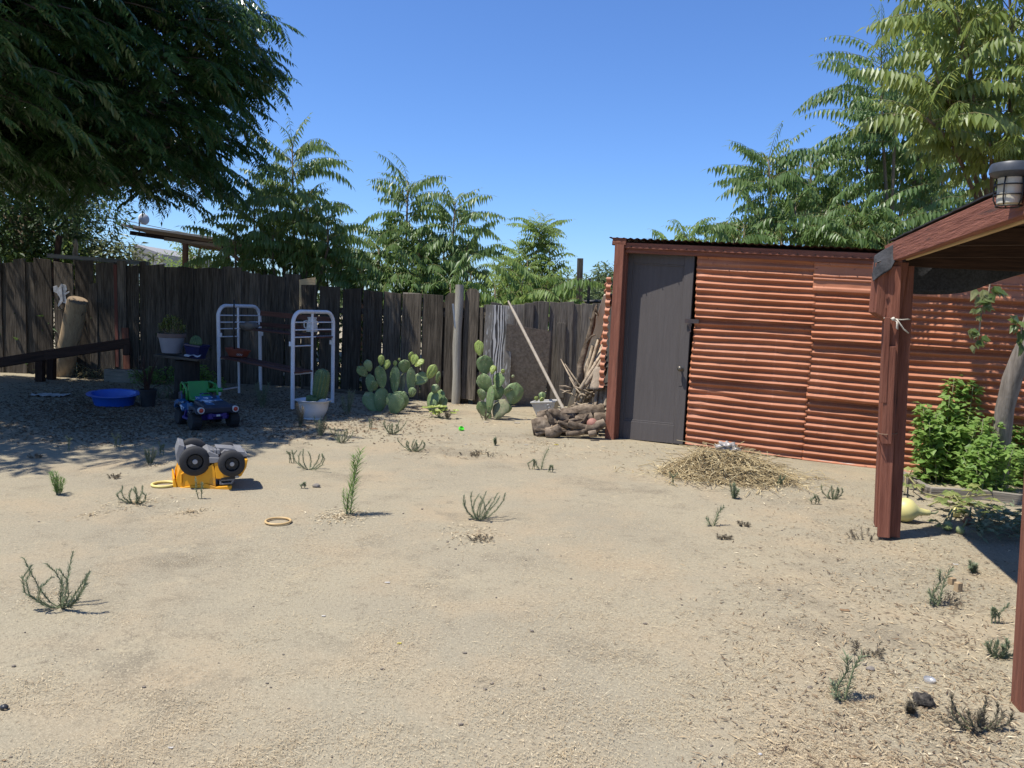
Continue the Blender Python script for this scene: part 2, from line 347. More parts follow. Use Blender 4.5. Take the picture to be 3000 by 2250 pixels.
def sheet(TL, TR, BR, BL, ridges, amp=.0195, d=(.0, .012), seed=0, ribs=None, nu=44):
    A, B, C, E = Wp(*TL), Wp(*TR), Wp(*BR), Wp(*BL); mb = MB(); nv = int(ridges*16)
    def fn(u, v):
        p = (A*(1-u)+B*u)*(1-v)+(E*(1-u)+C*u)*v
        q = Vector((u*(B-A).length*1.3, v*ridges*.08*2, seed))
        if ribs is None: a_ = 2*math.pi*(v*ridges+.12*noise.noise(q*.9)); h = .92*amp*(math.sin(a_)-math.sin(3*a_)/11+math.sin(5*a_)/40)*(1+.35*noise.noise(q*1.6+Vector((7, 0, 0))))
        else: h = sum(.014*max(0, min(1, 2.2-abs(v-r)/w)) for r, w in ribs)
        h += .010*noise.noise(q*2.1)+.005*noise.noise(q*6)
        for (du, dv, ru, rv, k) in DENTS.get(seed, []):
            g = math.exp(-((u-du)/ru)**2-((v-dv)/rv)**2); h = h*(1-.85*g)+k*g
        return p+WN*(h+d[0]*(1-v)+d[1]*v)
    mb.grid(fn, nu, nv); o = mb.build('corrugated_sheet', MAT['red_metal'], shed, smooth=True, angle=70)
    so_ = o.modifiers.new('thickness', 'SOLIDIFY'); so_.thickness = .002; so_.offset = -1
    return o
DENTS = {3: [(.22, .22, .13, .05, -.006), (.12, .42, .05, .05, .012), (.04, .55, .05, .05, -.008)], 2: [(.55, .06, .10, .03, .004)], 6: [(.12, .02, .12, .05, .006), (.5, .05, .3, .03, -.006)], 1: [(.10, .12, .45, .08, -.004), (0.02, .32, .04, .06, -.006)]}
def rt(px, py, sl, X=3090): return (X, py+sl*(X-px))
sheet((2043, 742), (2396, 762), (2386, 950), (2037, 929), 9.2, seed=1, d=(0, .026))
sheet((2037, 921), (2386, 941), (2370, 1133), (2020, 1104), 9.3, seed=2, d=(-.008, .020))
sheet((2020, 1096), (2370, 1125), (2353, 1345), (2008, 1300), 10.2, seed=3, d=(-.006, .01))
sheet((2386, 762), rt(2386, 762, .05), rt(2381, 853, .055), (2381, 853), 4, seed=4, d=(.010, .022), ribs=[(.10, .035), (.48, .018), (.60, .018), (.93, .04)], nu=60)
sheet((2381, 846), rt(2381, 846, .055), rt(2377, 993, .062), (2377, 993), 7.2, seed=5, d=(.004, .040), nu=80)
sheet((2378, 984), rt(2378, 984, .062), rt(2362, 1166, .095), (2362, 1166), 8.6, seed=6, d=(-.012, .036), nu=80)
sheet((2363, 1156), rt(2363, 1156, .095), rt(2350, 1348, .118), (2350, 1348), 9.4, seed=7, d=(-.012, .012), nu=80)
# sheet end that pokes out behind the corner post
mb = MB(); a0 = Wp(1781, 812, -.03); b0 = Wp(1764, 1132, -.03); out_ = -WU
nv = 168
def fin(u, v):
    p = a0*(1-v)+b0*v; st = int(v*2.999)
    return p+Vector((.16, 2.0, 0))*u + out_*(.012*math.sin(2*math.pi*v*14)+.012*st-.012)+WU*.03*(1-0)
mb.grid(fin, 6, nv); mb.build('side_sheet', MAT['red_metal'], shed, smooth=True, angle=70)
mb = MB()
for k in range(3):
    va, vb = k/3, (k+1)/3+.01
    def lip(u, v, va=va, vb=vb, k=k):
        q = va+(vb-va)*v; p = a0*(1-q)+b0*q
        return p+WU*(.055*u-.012-.012*k)+WN*(.013*math.sin(2*math.pi*q*14)+.01)
    mb.grid(lip, 4, 60)
mb.build('side_sheet', MAT['red_metal'], shed, smooth=True, angle=70)
# carcass behind, so that gaps look into the dark
back = [P0+WU*.05-WN*.28, P0+WU*4.6-WN*.28, P0+WU*4.6-WN*2.0, P0+WU*.3-WN*2.0]
mb = MB(); mb.add([tuple(p) for p in back]+[tuple(p+Vector((0, 0, 2.1))) for p in back], [(0, 1, 5, 4), (1, 2, 6, 5), (2, 3, 7, 6), (3, 0, 4, 7)])
mb.build('inner_wall', MAT['dark_wood'], shed)
board('corner_post', MAT['red_wood'], shed, Wp(1788, 1288, .05), Wp(1819, 712, .05), .108, .10, WN, nz=10, bevel=.006)
board('corner_post', MAT['red_wood'], shed, Wp(1804, 1285, -.02), Wp(1834, 735, -.02), .05, .06, WN)
f0, f1 = Wp(1832, 719, .055), Wp(2640, 755, .055)
board('fascia', MAT['red_wood'], shed, f0, f1, .062, .05, WN, bevel=.004)
board('fascia', MAT['red_wood'], shed, Wp(1834, 734, .028), Wp(3090, 792, .028), .05, .05, WN, bevel=.004)
board('fascia', MAT['red_wood'], shed, Wp(2648, 756, .055), Wp(3090, 775, .055), .062, .05, WN)
board('fascia', MAT['red_wood'], shed, Wp(1797, 706, .07), Wp(1836, 708, .07), .075, .06, WN)
for i in range(15):
    mb = MB(); q = Wp(1850+i*54, 722+i*2.45, .082); mb.tube([q, q+WN*.012+Vector((0, 0, -.004))], [.004, .007], 6)
    q = Wp(1850+i*54, 730+i*2.45, .082); mb.build('nail', MAT['dark_metal'], shed)
# roof sheet: wavy edge over the fascia
mb = MB(); r0, r1 = Wp(1793, 699, .0), Wp(2960, 750, .0); L = (r1-r0).length; nw = int(L/.076)*8
for k in (0, 1):
    def rf(u, v, k=k):
        return r0*(1-u)+r1*u+WN*(.11-2.1*v)+Vector((0, 0, .0065*math.sin(2*math.pi*u*L/.076)+.006*noise.noise(Vector((u*9, 0, 1)))+.004*k-.06*v))
    mb.grid(rf, nw, 6)
mb.build('roof_sheet', M('rusty_roof_sheet', (.060, .032, .024), (.10, .048, .034), .7, 10), shed, smooth=True)
board('roof_batten', MAT['dark_wood'], shed, Wp(1795, 712, -.1), Wp(2960, 763, -.1), .05, .05, WN)
# door
dBL, dBR, dTL, dTR = Wp(1806, 1282, -.11), Wp(2003, 1301, -.03), Wp(1840, 737, -.135), Wp(2038, 749, -.03)
DN = (dBR-dBL).cross(dTL-dBL).normalized()
if DN.y > 0: DN = -DN
def dpt(a, b, d): return (dBL*(1-a)+dBR*a)*(1-b)+(dTL*(1-a)+dTR*a)*b+DN*d
def dbox(mb, a0, a1, b0, b1, d0, d1):
    V = [dpt(a, b, d) for d in (d0, d1) for b in (b0, b1) for a in (a0, a1)]
    mb.add([tuple(v) for v in V], [(0, 2, 3, 1), (4, 5, 7, 6), (0, 1, 5, 4), (2, 6, 7, 3), (0, 4, 6, 2), (1, 3, 7, 5)])
mb = MB(); dbox(mb, 0, .105, 0, 1, 0, .038); dbox(mb, .865, 1, 0, 1, 0, .038); dbox(mb, .1055, .8645, .945, 1, 0, .037); dbox(mb, .1055, .8645, 0, .10, 0, .037)
door = mb.build('door', MAT['door_paint'], shed, bevel=.004)
mb = MB(); dbox(mb, .10, .87, .095, .95, .008, .02); pn = mb.build('door_panel', MAT['door_paint'], door)
mb = MB()
for (a0_, a1_, b0_, b1_) in ((.106, .122, .10, .945), (.848, .864, .10, .945), (.122, .848, .10, .109), (.122, .848, .937, .945)): dbox(mb, a0_, a1_, b0_, b1_, .0195, .030)
mb.build('moulding', MAT['door_paint'], door, bevel=.003)
kp = dpt(.915, .405, .038); KR = DN.to_track_quat('Z', 'Y').to_matrix()
mb = MB(); mb.lathe([(.030, 0), (.030, .006), (.012, .010), (.011, .034), (.022, .040), (.0285, .052), (.029, .062), (.022, .074), (.008, .079)], kp, 20, KR)
mb.build('door_knob', M('tarnished_brass', (.16, .14, .11), (.10, .09, .075), .38, 20, metal=.7), door, smooth=True, angle=50)
mb = MB(); q = dpt(.915, .355, .038); mb.prism([(-.019, -.09), (.019, -.09), (.019, .09), (-.019, .09)], q+DN*.002, (dBR-dBL).normalized(), Vector((0, 0, 1)), DN*.004); mb.build('lock_plate', MAT['door_paint'], door)
mb = MB(); q = Wp(2027, 941, .03); mb.box(q, (.15, .012, .045), Matrix((WU, -WN, Vector((0, 0, 1)))).transposed())
q2 = Wp(2021, 952, .045); mb.box(q2, (.035, .02, .03)); mb.tube([q2+Vector((0, -.01, -.01)), q2+Vector((.008, -.02, -.07)), q2+Vector((-.012, -.02, -.085))], .006, 6)
mb.build('latch', M('latch_metal', (.10, .07, .06), (.06, .05, .05), .5, 20, metal=.4), door)
# low sill strip below the sheets
board('base_board', MAT['white_board'], shed, Wp(2225, 1349, .004), Wp(3090, 1449, .004), .055, .03, WN, bevel=.002)
board('base_board', MAT['grey_wood'], shed, Wp(2330, 1366, .035), Wp(3090, 1455, .04), .03, .04, WN)
mb = MB(); 
def flap(u, v):
    p = Wp(2395+u*330, 1347+u*38+v*14, .02+.012*math.sin(v*3)); return p
mb.grid(flap, 20, 4); mb.build('bare_strip', MAT['white_board'], shed, smooth=True)
# ------------------------------------------------------------------ patio cover
pb = G(2596, 1575); Yp = pb.y
patio = thing('patio_cover', pb, 'red timber patio roof with black cloth hanging from its corner', 'patio roof')
def PX(px, py, dY=0): return D(px, py, Yp+dY)
fc = Vector((-.35, -1, 0)).normalized()
board('post_board', MAT['red_wood'], patio, PX(2588, 1573, -.07), PX(2622, 780, -.07), .075, .04, fc, bevel=.004, nz=10)
board('post_board', MAT['red_wood'], patio, PX(2612, 1570, -.015), PX(2653, 780, -.015), .095, .06, fc, bevel=.004, nz=10)
board('post_board', MAT['red_wood'], patio, PX(2573, 1540, -.0), PX(2606, 780, -.0), .05, .10, fc, bevel=.004, nz=10)
board('post_board', MAT['red_wood'], patio, PX(2597, 1300, -.105), PX(2610, 1015, -.105), .058, .03, fc, bevel=.003)
board('post_board', MAT['red_wood'], patio, PX(2588, 1180, -.1), PX(2600, 930, -.1), .035, .03, fc, bevel=.003)
board('brace', MAT['red_wood'], patio, PX(2582, 905, -.04), PX(2588, 770, -.04), .10, .05, fc, cut=0)
mb = MB(); mb.prism([(-.13, .0), (.03, -.09), (.06, .33), (-.13, .33)], PX(2612, 918, -.02), (1, 0, 0), (0, 0, 1), (0, .10, 0)); mb.build('brace', MAT['red_wood'], patio, bevel=.004)
E0, E1 = D(2612, 742, 5.2), D(3085, 557, 2.75); ed = (E1-E0).normalized(); ENO = Vector((-ed.y, ed.x, 0)).normalized()
if ENO.x > 0: ENO = -ENO
board('rim_beam', MAT['red_wood'], patio, E0-ed*.12, E1, .125, .045, ENO, nz=14, bevel=.004)
board('rim_beam', MAT['raw_wood'], patio, E0+ed*.3-ENO*.035+Vector((0, 0, -.052)), E1-ENO*.035+Vector((0, 0, -.052)), .035, .02, ENO)
RX = Vector((1, .04, .05)).normalized()
top = Vector((0, 0, .07))
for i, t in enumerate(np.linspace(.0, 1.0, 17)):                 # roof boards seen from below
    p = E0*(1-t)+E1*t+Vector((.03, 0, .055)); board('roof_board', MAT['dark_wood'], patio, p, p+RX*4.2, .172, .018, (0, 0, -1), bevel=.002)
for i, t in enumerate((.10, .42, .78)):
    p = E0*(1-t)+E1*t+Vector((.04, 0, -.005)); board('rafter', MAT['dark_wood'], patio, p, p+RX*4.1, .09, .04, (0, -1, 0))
mb = MB()
def felt(u, v): 
    p = E0*(1-u)+E1*u; return p+ENO*.02+RX*(4.3*v)+Vector((0, 0, .074+.006*noise.noise(Vector((u*20, v*9, 0)))+(.012 if v == 0 else 0)))
mb.grid(felt, 30, 8); fo = mb.build('roofing_felt', MAT['black'], patio); s_ = fo.modifiers.new('t', 'SOLIDIFY'); s_.thickness = .008
# shade cloth: cap over the corner, and a dark valance hanging from the far edge
mb = MB(); Wd = E0-ed*.17+ENO*.03
CL = [[(2668, 690), (2606, 726), (2562, 752), (2556, 800)], [(2650, 724), (2620, 745), (2572, 765), (2558, 806)], [(2640, 742), (2612, 790), (2590, 800), (2560, 822)]]
pts_ = [[D(x, y, 5.07-.045*i+.012*j) for j, (x, y) in enumerate(r)] for i, r in enumerate(CL)]
def cloth(u, v):
    a, b = u*2, v*3; i, j = min(int(a), 1), min(int(b), 2); fa, fb = a-i, b-j
    p = (pts_[i][j]*(1-fa)+pts_[i+1][j]*fa)*(1-fb)+(pts_[i][j+1]*(1-fa)+pts_[i+1][j+1]*fa)*fb
    return p+Vector((0, -.012*math.sin(v*9+u*3), .006*math.sin(u*7+v*4)))
mb.grid(cloth, 16, 20)
CLOTH = M('black_shade_cloth', (.020, .021, .023), (.045, .046, .05), .9, 60, bump=.3)
co = mb.build('shade_cloth', CLOTH, patio, smooth=True); s_ = co.modifiers.new('t', 'SOLIDIFY'); s_.thickness = .004
mb = MB()
def val(u, v):
    x = 2670+u*420; yb = 860-u*60+18*math.sin(u*5); ya = 752+u*20
    p = D(x, ya+(yb-ya)*v, 5.3); return p+Vector((0, .03*math.sin(u*12+v), 0))
mb.grid(val, 40, 6); co = mb.build('shade_cloth', CLOTH, patio, smooth=True); s_ = co.modifiers.new('t', 'SOLIDIFY'); s_.thickness = .003
board('far_beam', MAT['dark_wood'], patio, D(2650, 752, 5.25), D(2650, 752, 5.25)+Vector((4, .1, 0)), .13, .05, (0, -1, 0))
for (x, y, Y) in ((2593, 765, 4.97), (2786, 663, 4.28), (2752, 680, 4.4), (2665, 729, 4.85)): 
    mb = MB(); q = D(x, y, Y); mb.tube([q+ENO*.025, q+ENO*.045+Vector((0, 0, -.01))], [.004, .008], 6); mb.build('nail', MAT['dark_metal'], patio)
# nearer post, at the frame's edge
n0 = G(2998, 2072); n1 = D(3085, 600, n0.y)
board('post', MAT['red_wood'], patio, n0+Vector((.02, 0, -.02)), n1+Vector((.02, 0, 0)), .09, .09, (-.2, -1, 0), bevel=.005, nz=10)
# solar lamp on the beam
Yl = 2.98; lc = D(2955, 600, Yl)
lamp = thing('solar_lamp', lc, 'caged solar lantern with round dark cap on top of the patio beam', 'lamp'); k = S(Yl)
mb = MB(); mb.lathe([(.030, 0), (.042, .004), (.043, .088), (.046, .10), (.03, .104)], lc, 24); mb.build('lamp_glass', M('frosted_plastic', (.52, .48, .38), (.42, .38, .29), .3, 20, spec=.5), lamp, smooth=True, angle=40)
mb = MB(); mb.lathe([(.045, .098), (.070, .110), (.076, .118), (.076, .142), (.070, .152), (.03, .158), (.001, .159)], lc, 32); mb.build('lamp_cap', M('dark_grey_plastic', (.055, .06, .07), (.04, .045, .052), .45, 30), lamp, smooth=True, angle=35)
mb = MB()
for z, r in ((.035, .050), (.072, .052), (-.006, .043)): mb.ring(lc+Vector((0, 0, z)), r, .0028, 28, 6)
for i in range(5):
    a = i*1.2566+1.25; u = Vector((math.cos(a), math.sin(a), 0)); mb.tube([lc+u*.046+Vector((0, 0, .11)), lc+u*.053+Vector((0, 0, .07)), lc+u*.052+Vector((0, 0, .02)), lc+u*.040+Vector((0, 0, -.006))], .0028, 6)
mb.build('lamp_cage', MAT['dark_metal'], lamp, smooth=True)
# cord and wire on the post
cordm = M('white_cord', (.60, .56, .48), (.42, .38, .32), .9, 40)
c0 = PX(2612, 934, -.10); cord = thing('knotted_string', c0, 'white cord knotted round the upper part of the red post', 'string')
mb = MB(); mb.tube([PX(2586, 932, 0), PX(2592, 932, -.10), PX(2612, 934, -.115), PX(2640, 937, -.105), PX(2668, 935, -.05)], .004, 6)
mb.tube([PX(2614, 934, -.12), PX(2630, 945, -.13), PX(2630, 965, -.13), PX(2626, 962, -.13), PX(2628, 942, -.13)], .0035, 6)
mb.tube([PX(2626, 934, -.12), PX(2634, 945, -.13), PX(2648, 965, -.13), PX(2662, 976, -.125)], .0045, 6); mb.ball(PX(2617, 934, -.125), .012, 6, .3)
mb.build('string', cordm, cord, smooth=True)
c1 = PX(2596, 1271, -.11); wire = thing('tied_wire', c1, 'rusty wire twisted round the middle of the red post', 'wire')
mb = MB(); mb.tube([PX(2571, 1272, 0), PX(2576, 1271, -.1), PX(2596, 1273, -.125), PX(2616, 1272, -.10), PX(2632, 1269, -.03)], .0028, 6); mb.tube([PX(2570, 1276, -.05), PX(2566, 1266, -.1), PX(2574, 1268, -.12), PX(2570, 1278, -.1)], .0025, 5)
mb.build('wire', M('rusty_wire', (.30, .2, .13), (.2, .12, .08), .7, 30), wire, smooth=True)
# ------------------------------------------------------------------ fences
def fence(name, label, A, B, base_yz, top, edges, group='weathered board fences', mat='old_wood', gaps=(), leanf=.006, tj=8):
    """A, B: ground ends; edges: photo x of the board joints; top(x) photo y of the board tops"""
    A = Gh(*A); B = Gh(*B); t = thing(name, A, label, 'fence', group); u = (B-A).normalized(); nrm = Vector((u.y, -u.x, 0))
    if nrm.y > 0: nrm = -nrm
    def at(px, py, d=0):
        r = ray(px, py); o = A+nrm*d; return CAMP+r*((o-CAMP).dot(nrm)/r.dot(nrm))
    for i in range(len(edges)-1):
        x0, x1 = edges[i], edges[i+1]; xm = (x0+x1)/2
        if i in gaps: continue
        Y = at(xm, 900).y; w_ = (x1-x0)*S(Y)+(random.uniform(-.012, .0) if random.random() < .22 else random.uniform(.005, .02)); ty = top(xm)+random.uniform(-tj, tj)
        d = random.uniform(-.004, .004)+(.026 if i % 2 else 0)
        pt = at(xm, ty, d); lean = random.gauss(0, leanf); pbm = Vector((pt.x, pt.y, -.02)); pbm += u*(lean*pt.z+.0*pt.z)-nrm*random.uniform(0, .03)
        board('board', MAT[mat], t, pbm, pt, w_, .022, nrm, cut=random.uniform(-.06, .06), nz=8, warp=.004)
    return t, at, nrm, u
topA = lambda x: np.interp(x, [0, 140, 300, 480, 640, 830], [762, 766, 770, 776, 785, 806])
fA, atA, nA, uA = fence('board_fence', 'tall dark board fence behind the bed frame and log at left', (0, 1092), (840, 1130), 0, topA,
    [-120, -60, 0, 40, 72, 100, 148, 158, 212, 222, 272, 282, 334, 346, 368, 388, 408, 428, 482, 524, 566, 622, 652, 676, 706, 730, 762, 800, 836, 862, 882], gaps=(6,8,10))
for x0, x1, d in ((-120, 300, -.05), (290, 620, -.05), (600, 890, -.06)):
    for yy in (845, 1030): board('rail', MAT['old_wood'], fA, atA(x0, yy, d), atA(x1, yy+ (x1-x0)*.03, d), .09, .04, nA)
for px in (120, 430, 690): board('fence_post', MAT['old_wood'], fA, Vector(tuple(atA(px, 1000, -.12))[:2]+(-.02,)), atA(px, 790, -.12), .09, .09, nA)
board('board', MAT['grey_wood'], fA, atA(152, 1090, -.03), atA(152, 905, -.03), .05, .02, nA); board('board', MAT['old_wood'], fA, atA(217, 1090, -.03), atA(217, 925, -.03), .06, .02, nA); 
board('board', MAT['old_wood'], fA, atA(277, 1088, .03), atA(274, 830, .03), .13, .022, nA, cut=.1)
o = board('board', M('red_stained_wood', (.16, .05, .035), (.10, .045, .035), .9, 3, GR, .4, 6, c=(.30, .055, .04), cscale=1, clo=.6, chi=.7), fA, atA(345, 1075, .03), atA(338, 775, .03), .055, .03, nA); o['label'] = 'narrow reddish batten'
o = board('board', MAT['red_wood'], fA, atA(372, 1085, .035), atA(366, 960, .035), .11, .02, nA); o['label'] = 'board with faded red paint'
PLY = M('yellow_plywood', (.46, .33, .17), (.56, .42, .24), .8, 3, (2, 2, 16), .2, 6)
board('plywood_patch', PLY, fA, atA(901, 925, .035), atA(901, 816, .035), .27, .015, nA, cut=.08)
mb = MB()
for i in range(26):
    p = atA(872+i*2.4, 905+random.uniform(-6, 4), .02); mb.beam(p, p+Vector((random.uniform(-.02, .02), -.01, random.uniform(-.10, -.04)))*-1, .012, .008)
mb.build('splintered_edge', MAT['grey_wood'], fA)
topB = lambda x: np.interp(x, [870, 935, 1180, 1301, 1320], [834, 838, 858, 864, 864])
fB, atB, nB, uB = fence('board_fence', 'board fence with sloping top behind the prickly pears in the middle', (885, 1140), (1440, 1190), 0, topB,
    [880, 932, 1000, 1064, 1124, 1178, 1238, 1302], tj=2, leanf=.004)
for i, (x, y0, w_) in enumerate(((1326, 858, 44), (1385, 846, 46))):
    p = atB(x, y0, -.005); b_ = atB(x-8-i*6, 1170, -.005); board('board', MAT['old_wood'], fB, b_, p, w_*S(p.y), .022, nB, dog=.55, nz=8)
board('board', MAT['grey_wood'], fB, atB(1192, 1155, .012), atB(1206, 858, .012), 54*S(11.9), .02, nB)
board('board', MAT['old_wood'], fB, atB(1408, 1190, .03), atB(1412, 900, .03), .05, .03, nB)
for x, y0, w_ in ((1312, 885, .2), (1356, 880, .22), (1404, 900, .16), (1440, 905, .2)): board('board', MAT['old_wood'], fB, atB(x-4, 1185, -.075), atB(x, y0, -.075), w_, .02, nB)
for yy in (905, 1080): board('rail', MAT['old_wood'], fB, atB(880, yy, -.05), atB(1470, yy+22, -.05), .09, .04, nB)
board('rail', MAT['old_wood'], fB, atB(890, 1140, .03), atB(1180, 1166, .03), .10, .03, nB)
topC = lambda x: np.interp(x, [1535, 1560, 1780], [890, 886, 888])
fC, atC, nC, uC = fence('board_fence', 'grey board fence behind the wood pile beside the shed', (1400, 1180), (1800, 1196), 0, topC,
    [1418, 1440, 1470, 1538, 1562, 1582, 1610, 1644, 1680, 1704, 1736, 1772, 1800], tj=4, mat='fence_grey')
board('board', MAT['fence_grey'], fC, atC(1640, 1165, .05), atC(1645, 946, .05), 26*S(11), .02, nC)
for yy in (930, 1100): board('rail', MAT['old_wood'], fC, atC(1410, yy, -.05), atC(1810, yy+14, -.05), .09, .04, nC)
# weathered round post in front of the middle fence
p0 = G(1335, 1182); p1 = D(1346, 834, p0.y)
t = thing('fence_post', p0, 'pale weathered round post standing in front of the middle fence', 'post')
mb = MB(); mb.tube([p0+(p1-p0)*q+Vector((.006*math.sin(q*9), 0, 0)) for q in np.linspace(-.02, 1, 9)], [.062*(1+.05*math.sin(i*2.1)) for i in range(9)], 16, jit=.08)
mb.build('post', M('weathered_pole', (.25, .23, .185), (.36, .335, .28), .9, 3, GR, .6, 5, c=(.13, .115, .09), cscale=1.2, clo=.58, chi=.75), t, smooth=True, angle=50)
board('metal_strap', MAT['grey_metal'], t, D(1334, 960, p0.y-.05), D(1327, 890, p0.y-.03), .03, .004)
# boards leaning on the fence gap
def painted():
    m, nt, out = nodes('peeling_black_white_plywood'); v = coords(nt, (1, 1, 1))
    wv = N(nt, 'ShaderNodeTexWave', {'Vector': coords(nt, (1, 1, .16)), 'Scale': 8., 'Distortion': 11., 'Detail': 3., 'Detail Scale': 1.1}, wave_type='BANDS', bands_direction='X')
    nz = N(nt, 'ShaderNodeTexNoise', {'Vector': coords(nt, (3, 3, 1)), 'Scale': 1.6, 'Detail': 7, 'Roughness': .75})
    sx = N(nt, 'ShaderNodeSeparateXYZ', {0: v}); mid = N(nt, 'ShaderNodeMath', {0: sx.outputs[0], 1: -.005}, operation='SUBTRACT'); ab = N(nt, 'ShaderNodeMath', {0: mid.outputs[0]}, operation='ABSOLUTE')
    band = ramp(nt, ab.outputs[0], .115, .075)
    grain = mixc(nt, ramp(nt, wv.outputs[0], .42, .56), (.045, .042, .04), (.50, .49, .46))
    side = mixc(nt, ramp(nt, nz.outputs[0], .35, .7), (.085, .075, .06), (.27, .25, .21))
    side = mixc(nt, ramp(nt, N(nt, 'ShaderNodeTexNoise', {'Vector': coords(nt, (40, 40, 9)), 'Scale': 1., 'Detail': 6}).outputs[0], .58, .68), side, (.42, .42, .39))
    col = mixc(nt, band, side, grain)
    p = N(nt, 'ShaderNodeBsdfPrincipled', {'Base Color': col, 'Roughness': .85}); nt.links.new(p.outputs[0], out.inputs[0]); return m
pA, pB = G(1448, 1192), D(1466, 895, 11.1)
t = thing('painted_board', pA, 'plywood board with peeling black and white paint leaning behind the tallest prickly pear', 'board')
board('panel', painted(), t, pA-Vector((0, 0, .03)), pB, 84*S(11), .018, (.1, -1, .05), nz=4, warp=0)
q0, q1 = G(1540, 1188), D(1548, 934, 10.95)
t = thing('particle_board', q0, 'rough brown chipboard sheet leaning on the fence behind the leaning pole', 'board')
CHIP = M('rotten_chipboard', (.145, .125, .10), (.27, .235, .19), .95, 26, (1, 1, 1), 1., 22, c=(.28, .16, .06), cscale=1.3, clo=.63, chi=.72, detail=8)
mb = MB(); u_ = Vector((1, .02, 0)); up = (q1-q0).normalized(); mb.prism([(-.33, 0), (.24, 0), (.30, .35), (.33, 1.18), (-.31, 1.27)], q0, u_, up, (0, .02, 0)); mb.build('panel', CHIP, t)
# long pole, plank and branch leaning together
e0, e1 = G(1683, 1262), D(1489, 882, 10.9); t = thing('long_pole', e0, 'long straight pale pole leaning from the wood pile up to the painted board', 'pole')
mb = MB(); mb.tube([e0+(e1-e0)*q for q in np.linspace(0, .9, 6)]+[e0+(e1-e0)*1.0], [.021]*6+[.011], 10); mb.build('shaft', M('tool_handle', (.33, .285, .225), (.25, .215, .17), .8, 4, (5, 5, 1), .2), t, smooth=True, angle=40)
mb = MB(); mb.tube([e0, e0+(e1-e0)*.035], .030, 10); mb.build('sleeve', M('blue_tape', (.06, .12, .2), (.3, .32, .33), .6, 30), t, smooth=True, angle=40)
e0, e1 = G(1670, 1215), D(1786, 862, 9.5); t = thing('leaning_plank', e0, 'long grey plank leaning against the shed corner behind the branch', 'plank')
board('plank', M('silvery_plank', (.48, .42, .31), (.58, .51, .39), .9, 3, GR, .4, 6, c=(.3, .25, .18), cscale=1, clo=.58, chi=.75), t, e0, e1, .135, .035, (-.3, -1, .2), cut=.3)
e = [G(1690, 1212), D(1702, 1110, 9.5), D(1700, 1070, 9.55), D(1718, 1010, 9.6), D(1735, 955, 9.6), D(1742, 915, 9.6), D(1748, 892, 9.6)]
t = thing('leaning_branch', e[0], 'crooked brown branch leaning upright in front of the grey plank', 'branch')
mb = MB(); mb.tube(e, [.055, .048, .044, .036, .034, .022, .010], 9, jit=.25); mb.tube([e[3], D(1733, 985, 9.5), D(1745, 980, 9.5)], [.02, .014, .008], 6); mb.tube([e[4], D(1730, 935, 9.6), D(1726, 930, 9.6)], [.016, .01, .006], 6); mb.tube([e[5], D(1752, 925, 9.5), D(1747, 900, 9.5)], [.012, .008, .005], 6)
mb.build('branch', MAT['bark'], t, smooth=True)
sticks = [((1716, 1128), (1775, 1030)), ((1722, 1140), (1778, 1045)), ((1700, 1140), (1772, 1020)), ((1735, 1120), (1780, 1062)), ((1690, 1135), (1643, 1052)), ((1706, 1160), (1668, 1106)), ((1712, 1146), (1655, 1066)), ((1728, 1108), (1776, 1000)), ((1700, 1180), (1774, 985)), ((1690, 1190), (1768, 940)), ((1712, 1185), (1777, 1030)), ((1722, 1180), (1778, 1060)), ((1705, 1170), (1762, 905)), ((1735, 1160), (1776, 1090)), ((1680, 1195), (1756, 960)), ((1715, 1150), (1777, 970))]
for i, (a, b) in enumerate(sticks):
    Y = 9.3+.05*i; pa, pb_ = D(*a, Y-.2), D(*b, Y+.15); t = thing('stick', pa, ('thin dry stick in the sheaf leaning on the shed corner' if i not in (4, 5, 6) else 'short thin stick slanting left out of the wood pile'), 'stick', 'sticks sheaf by the shed')
    mb = MB(); m_ = (pa+pb_)/2+Vector((random.uniform(-.02, .02), 0, random.uniform(-.02, .02))); mb.tube([pa, m_, pb_], [.024, .022, .012] if i < 4 or i > 6 else [.012, .011, .006], 7, jit=.2); mb.build('stick', MAT['stick'], t, smooth=True)
barks = [(1745, 1140, 1762, 1075, .16), (1760, 1200, 1766, 1133, .09), (1742, 1205, 1750, 1140, .05), (1772, 1190, 1776, 1130, .07), (1752, 1200, 1735, 1230, .05)]
for i, (x0, y0, x1, y1, w_) in enumerate(barks):
    a, b = D(x0, y0, 9.1), D(x1, y1, 9.2); t = thing('bark_slab', a, ('wide pale slab of split bark against the shed corner' if i == 0 else 'narrow split piece of pale wood stacked by the shed corner'), 'bark', None if i == 0 else 'split kindling by the shed')
    mb = MB(); ax = (b-a).normalized(); sx_ = Vector((1, -.15, 0))
    def sl_(u, v): return a+(b-a)*v+sx_*((u-.5)*w_*(1+.25*noise.noise(Vector((v*3, i, 0)))))+Vector((0, -.03*math.sin(u*3.14)-.012*noise.noise(Vector((u*5, v*6, i))), 0))
    mb.grid(sl_, 8, 10); o = mb.build('slab', MAT['stick'] if i else M('pale_bark', (.33, .27, .2), (.2, .16, .12), .95, 14, (1, 1, .4), .8), t, smooth=True); o.modifiers.new('t', 'SOLIDIFY').thickness = .02
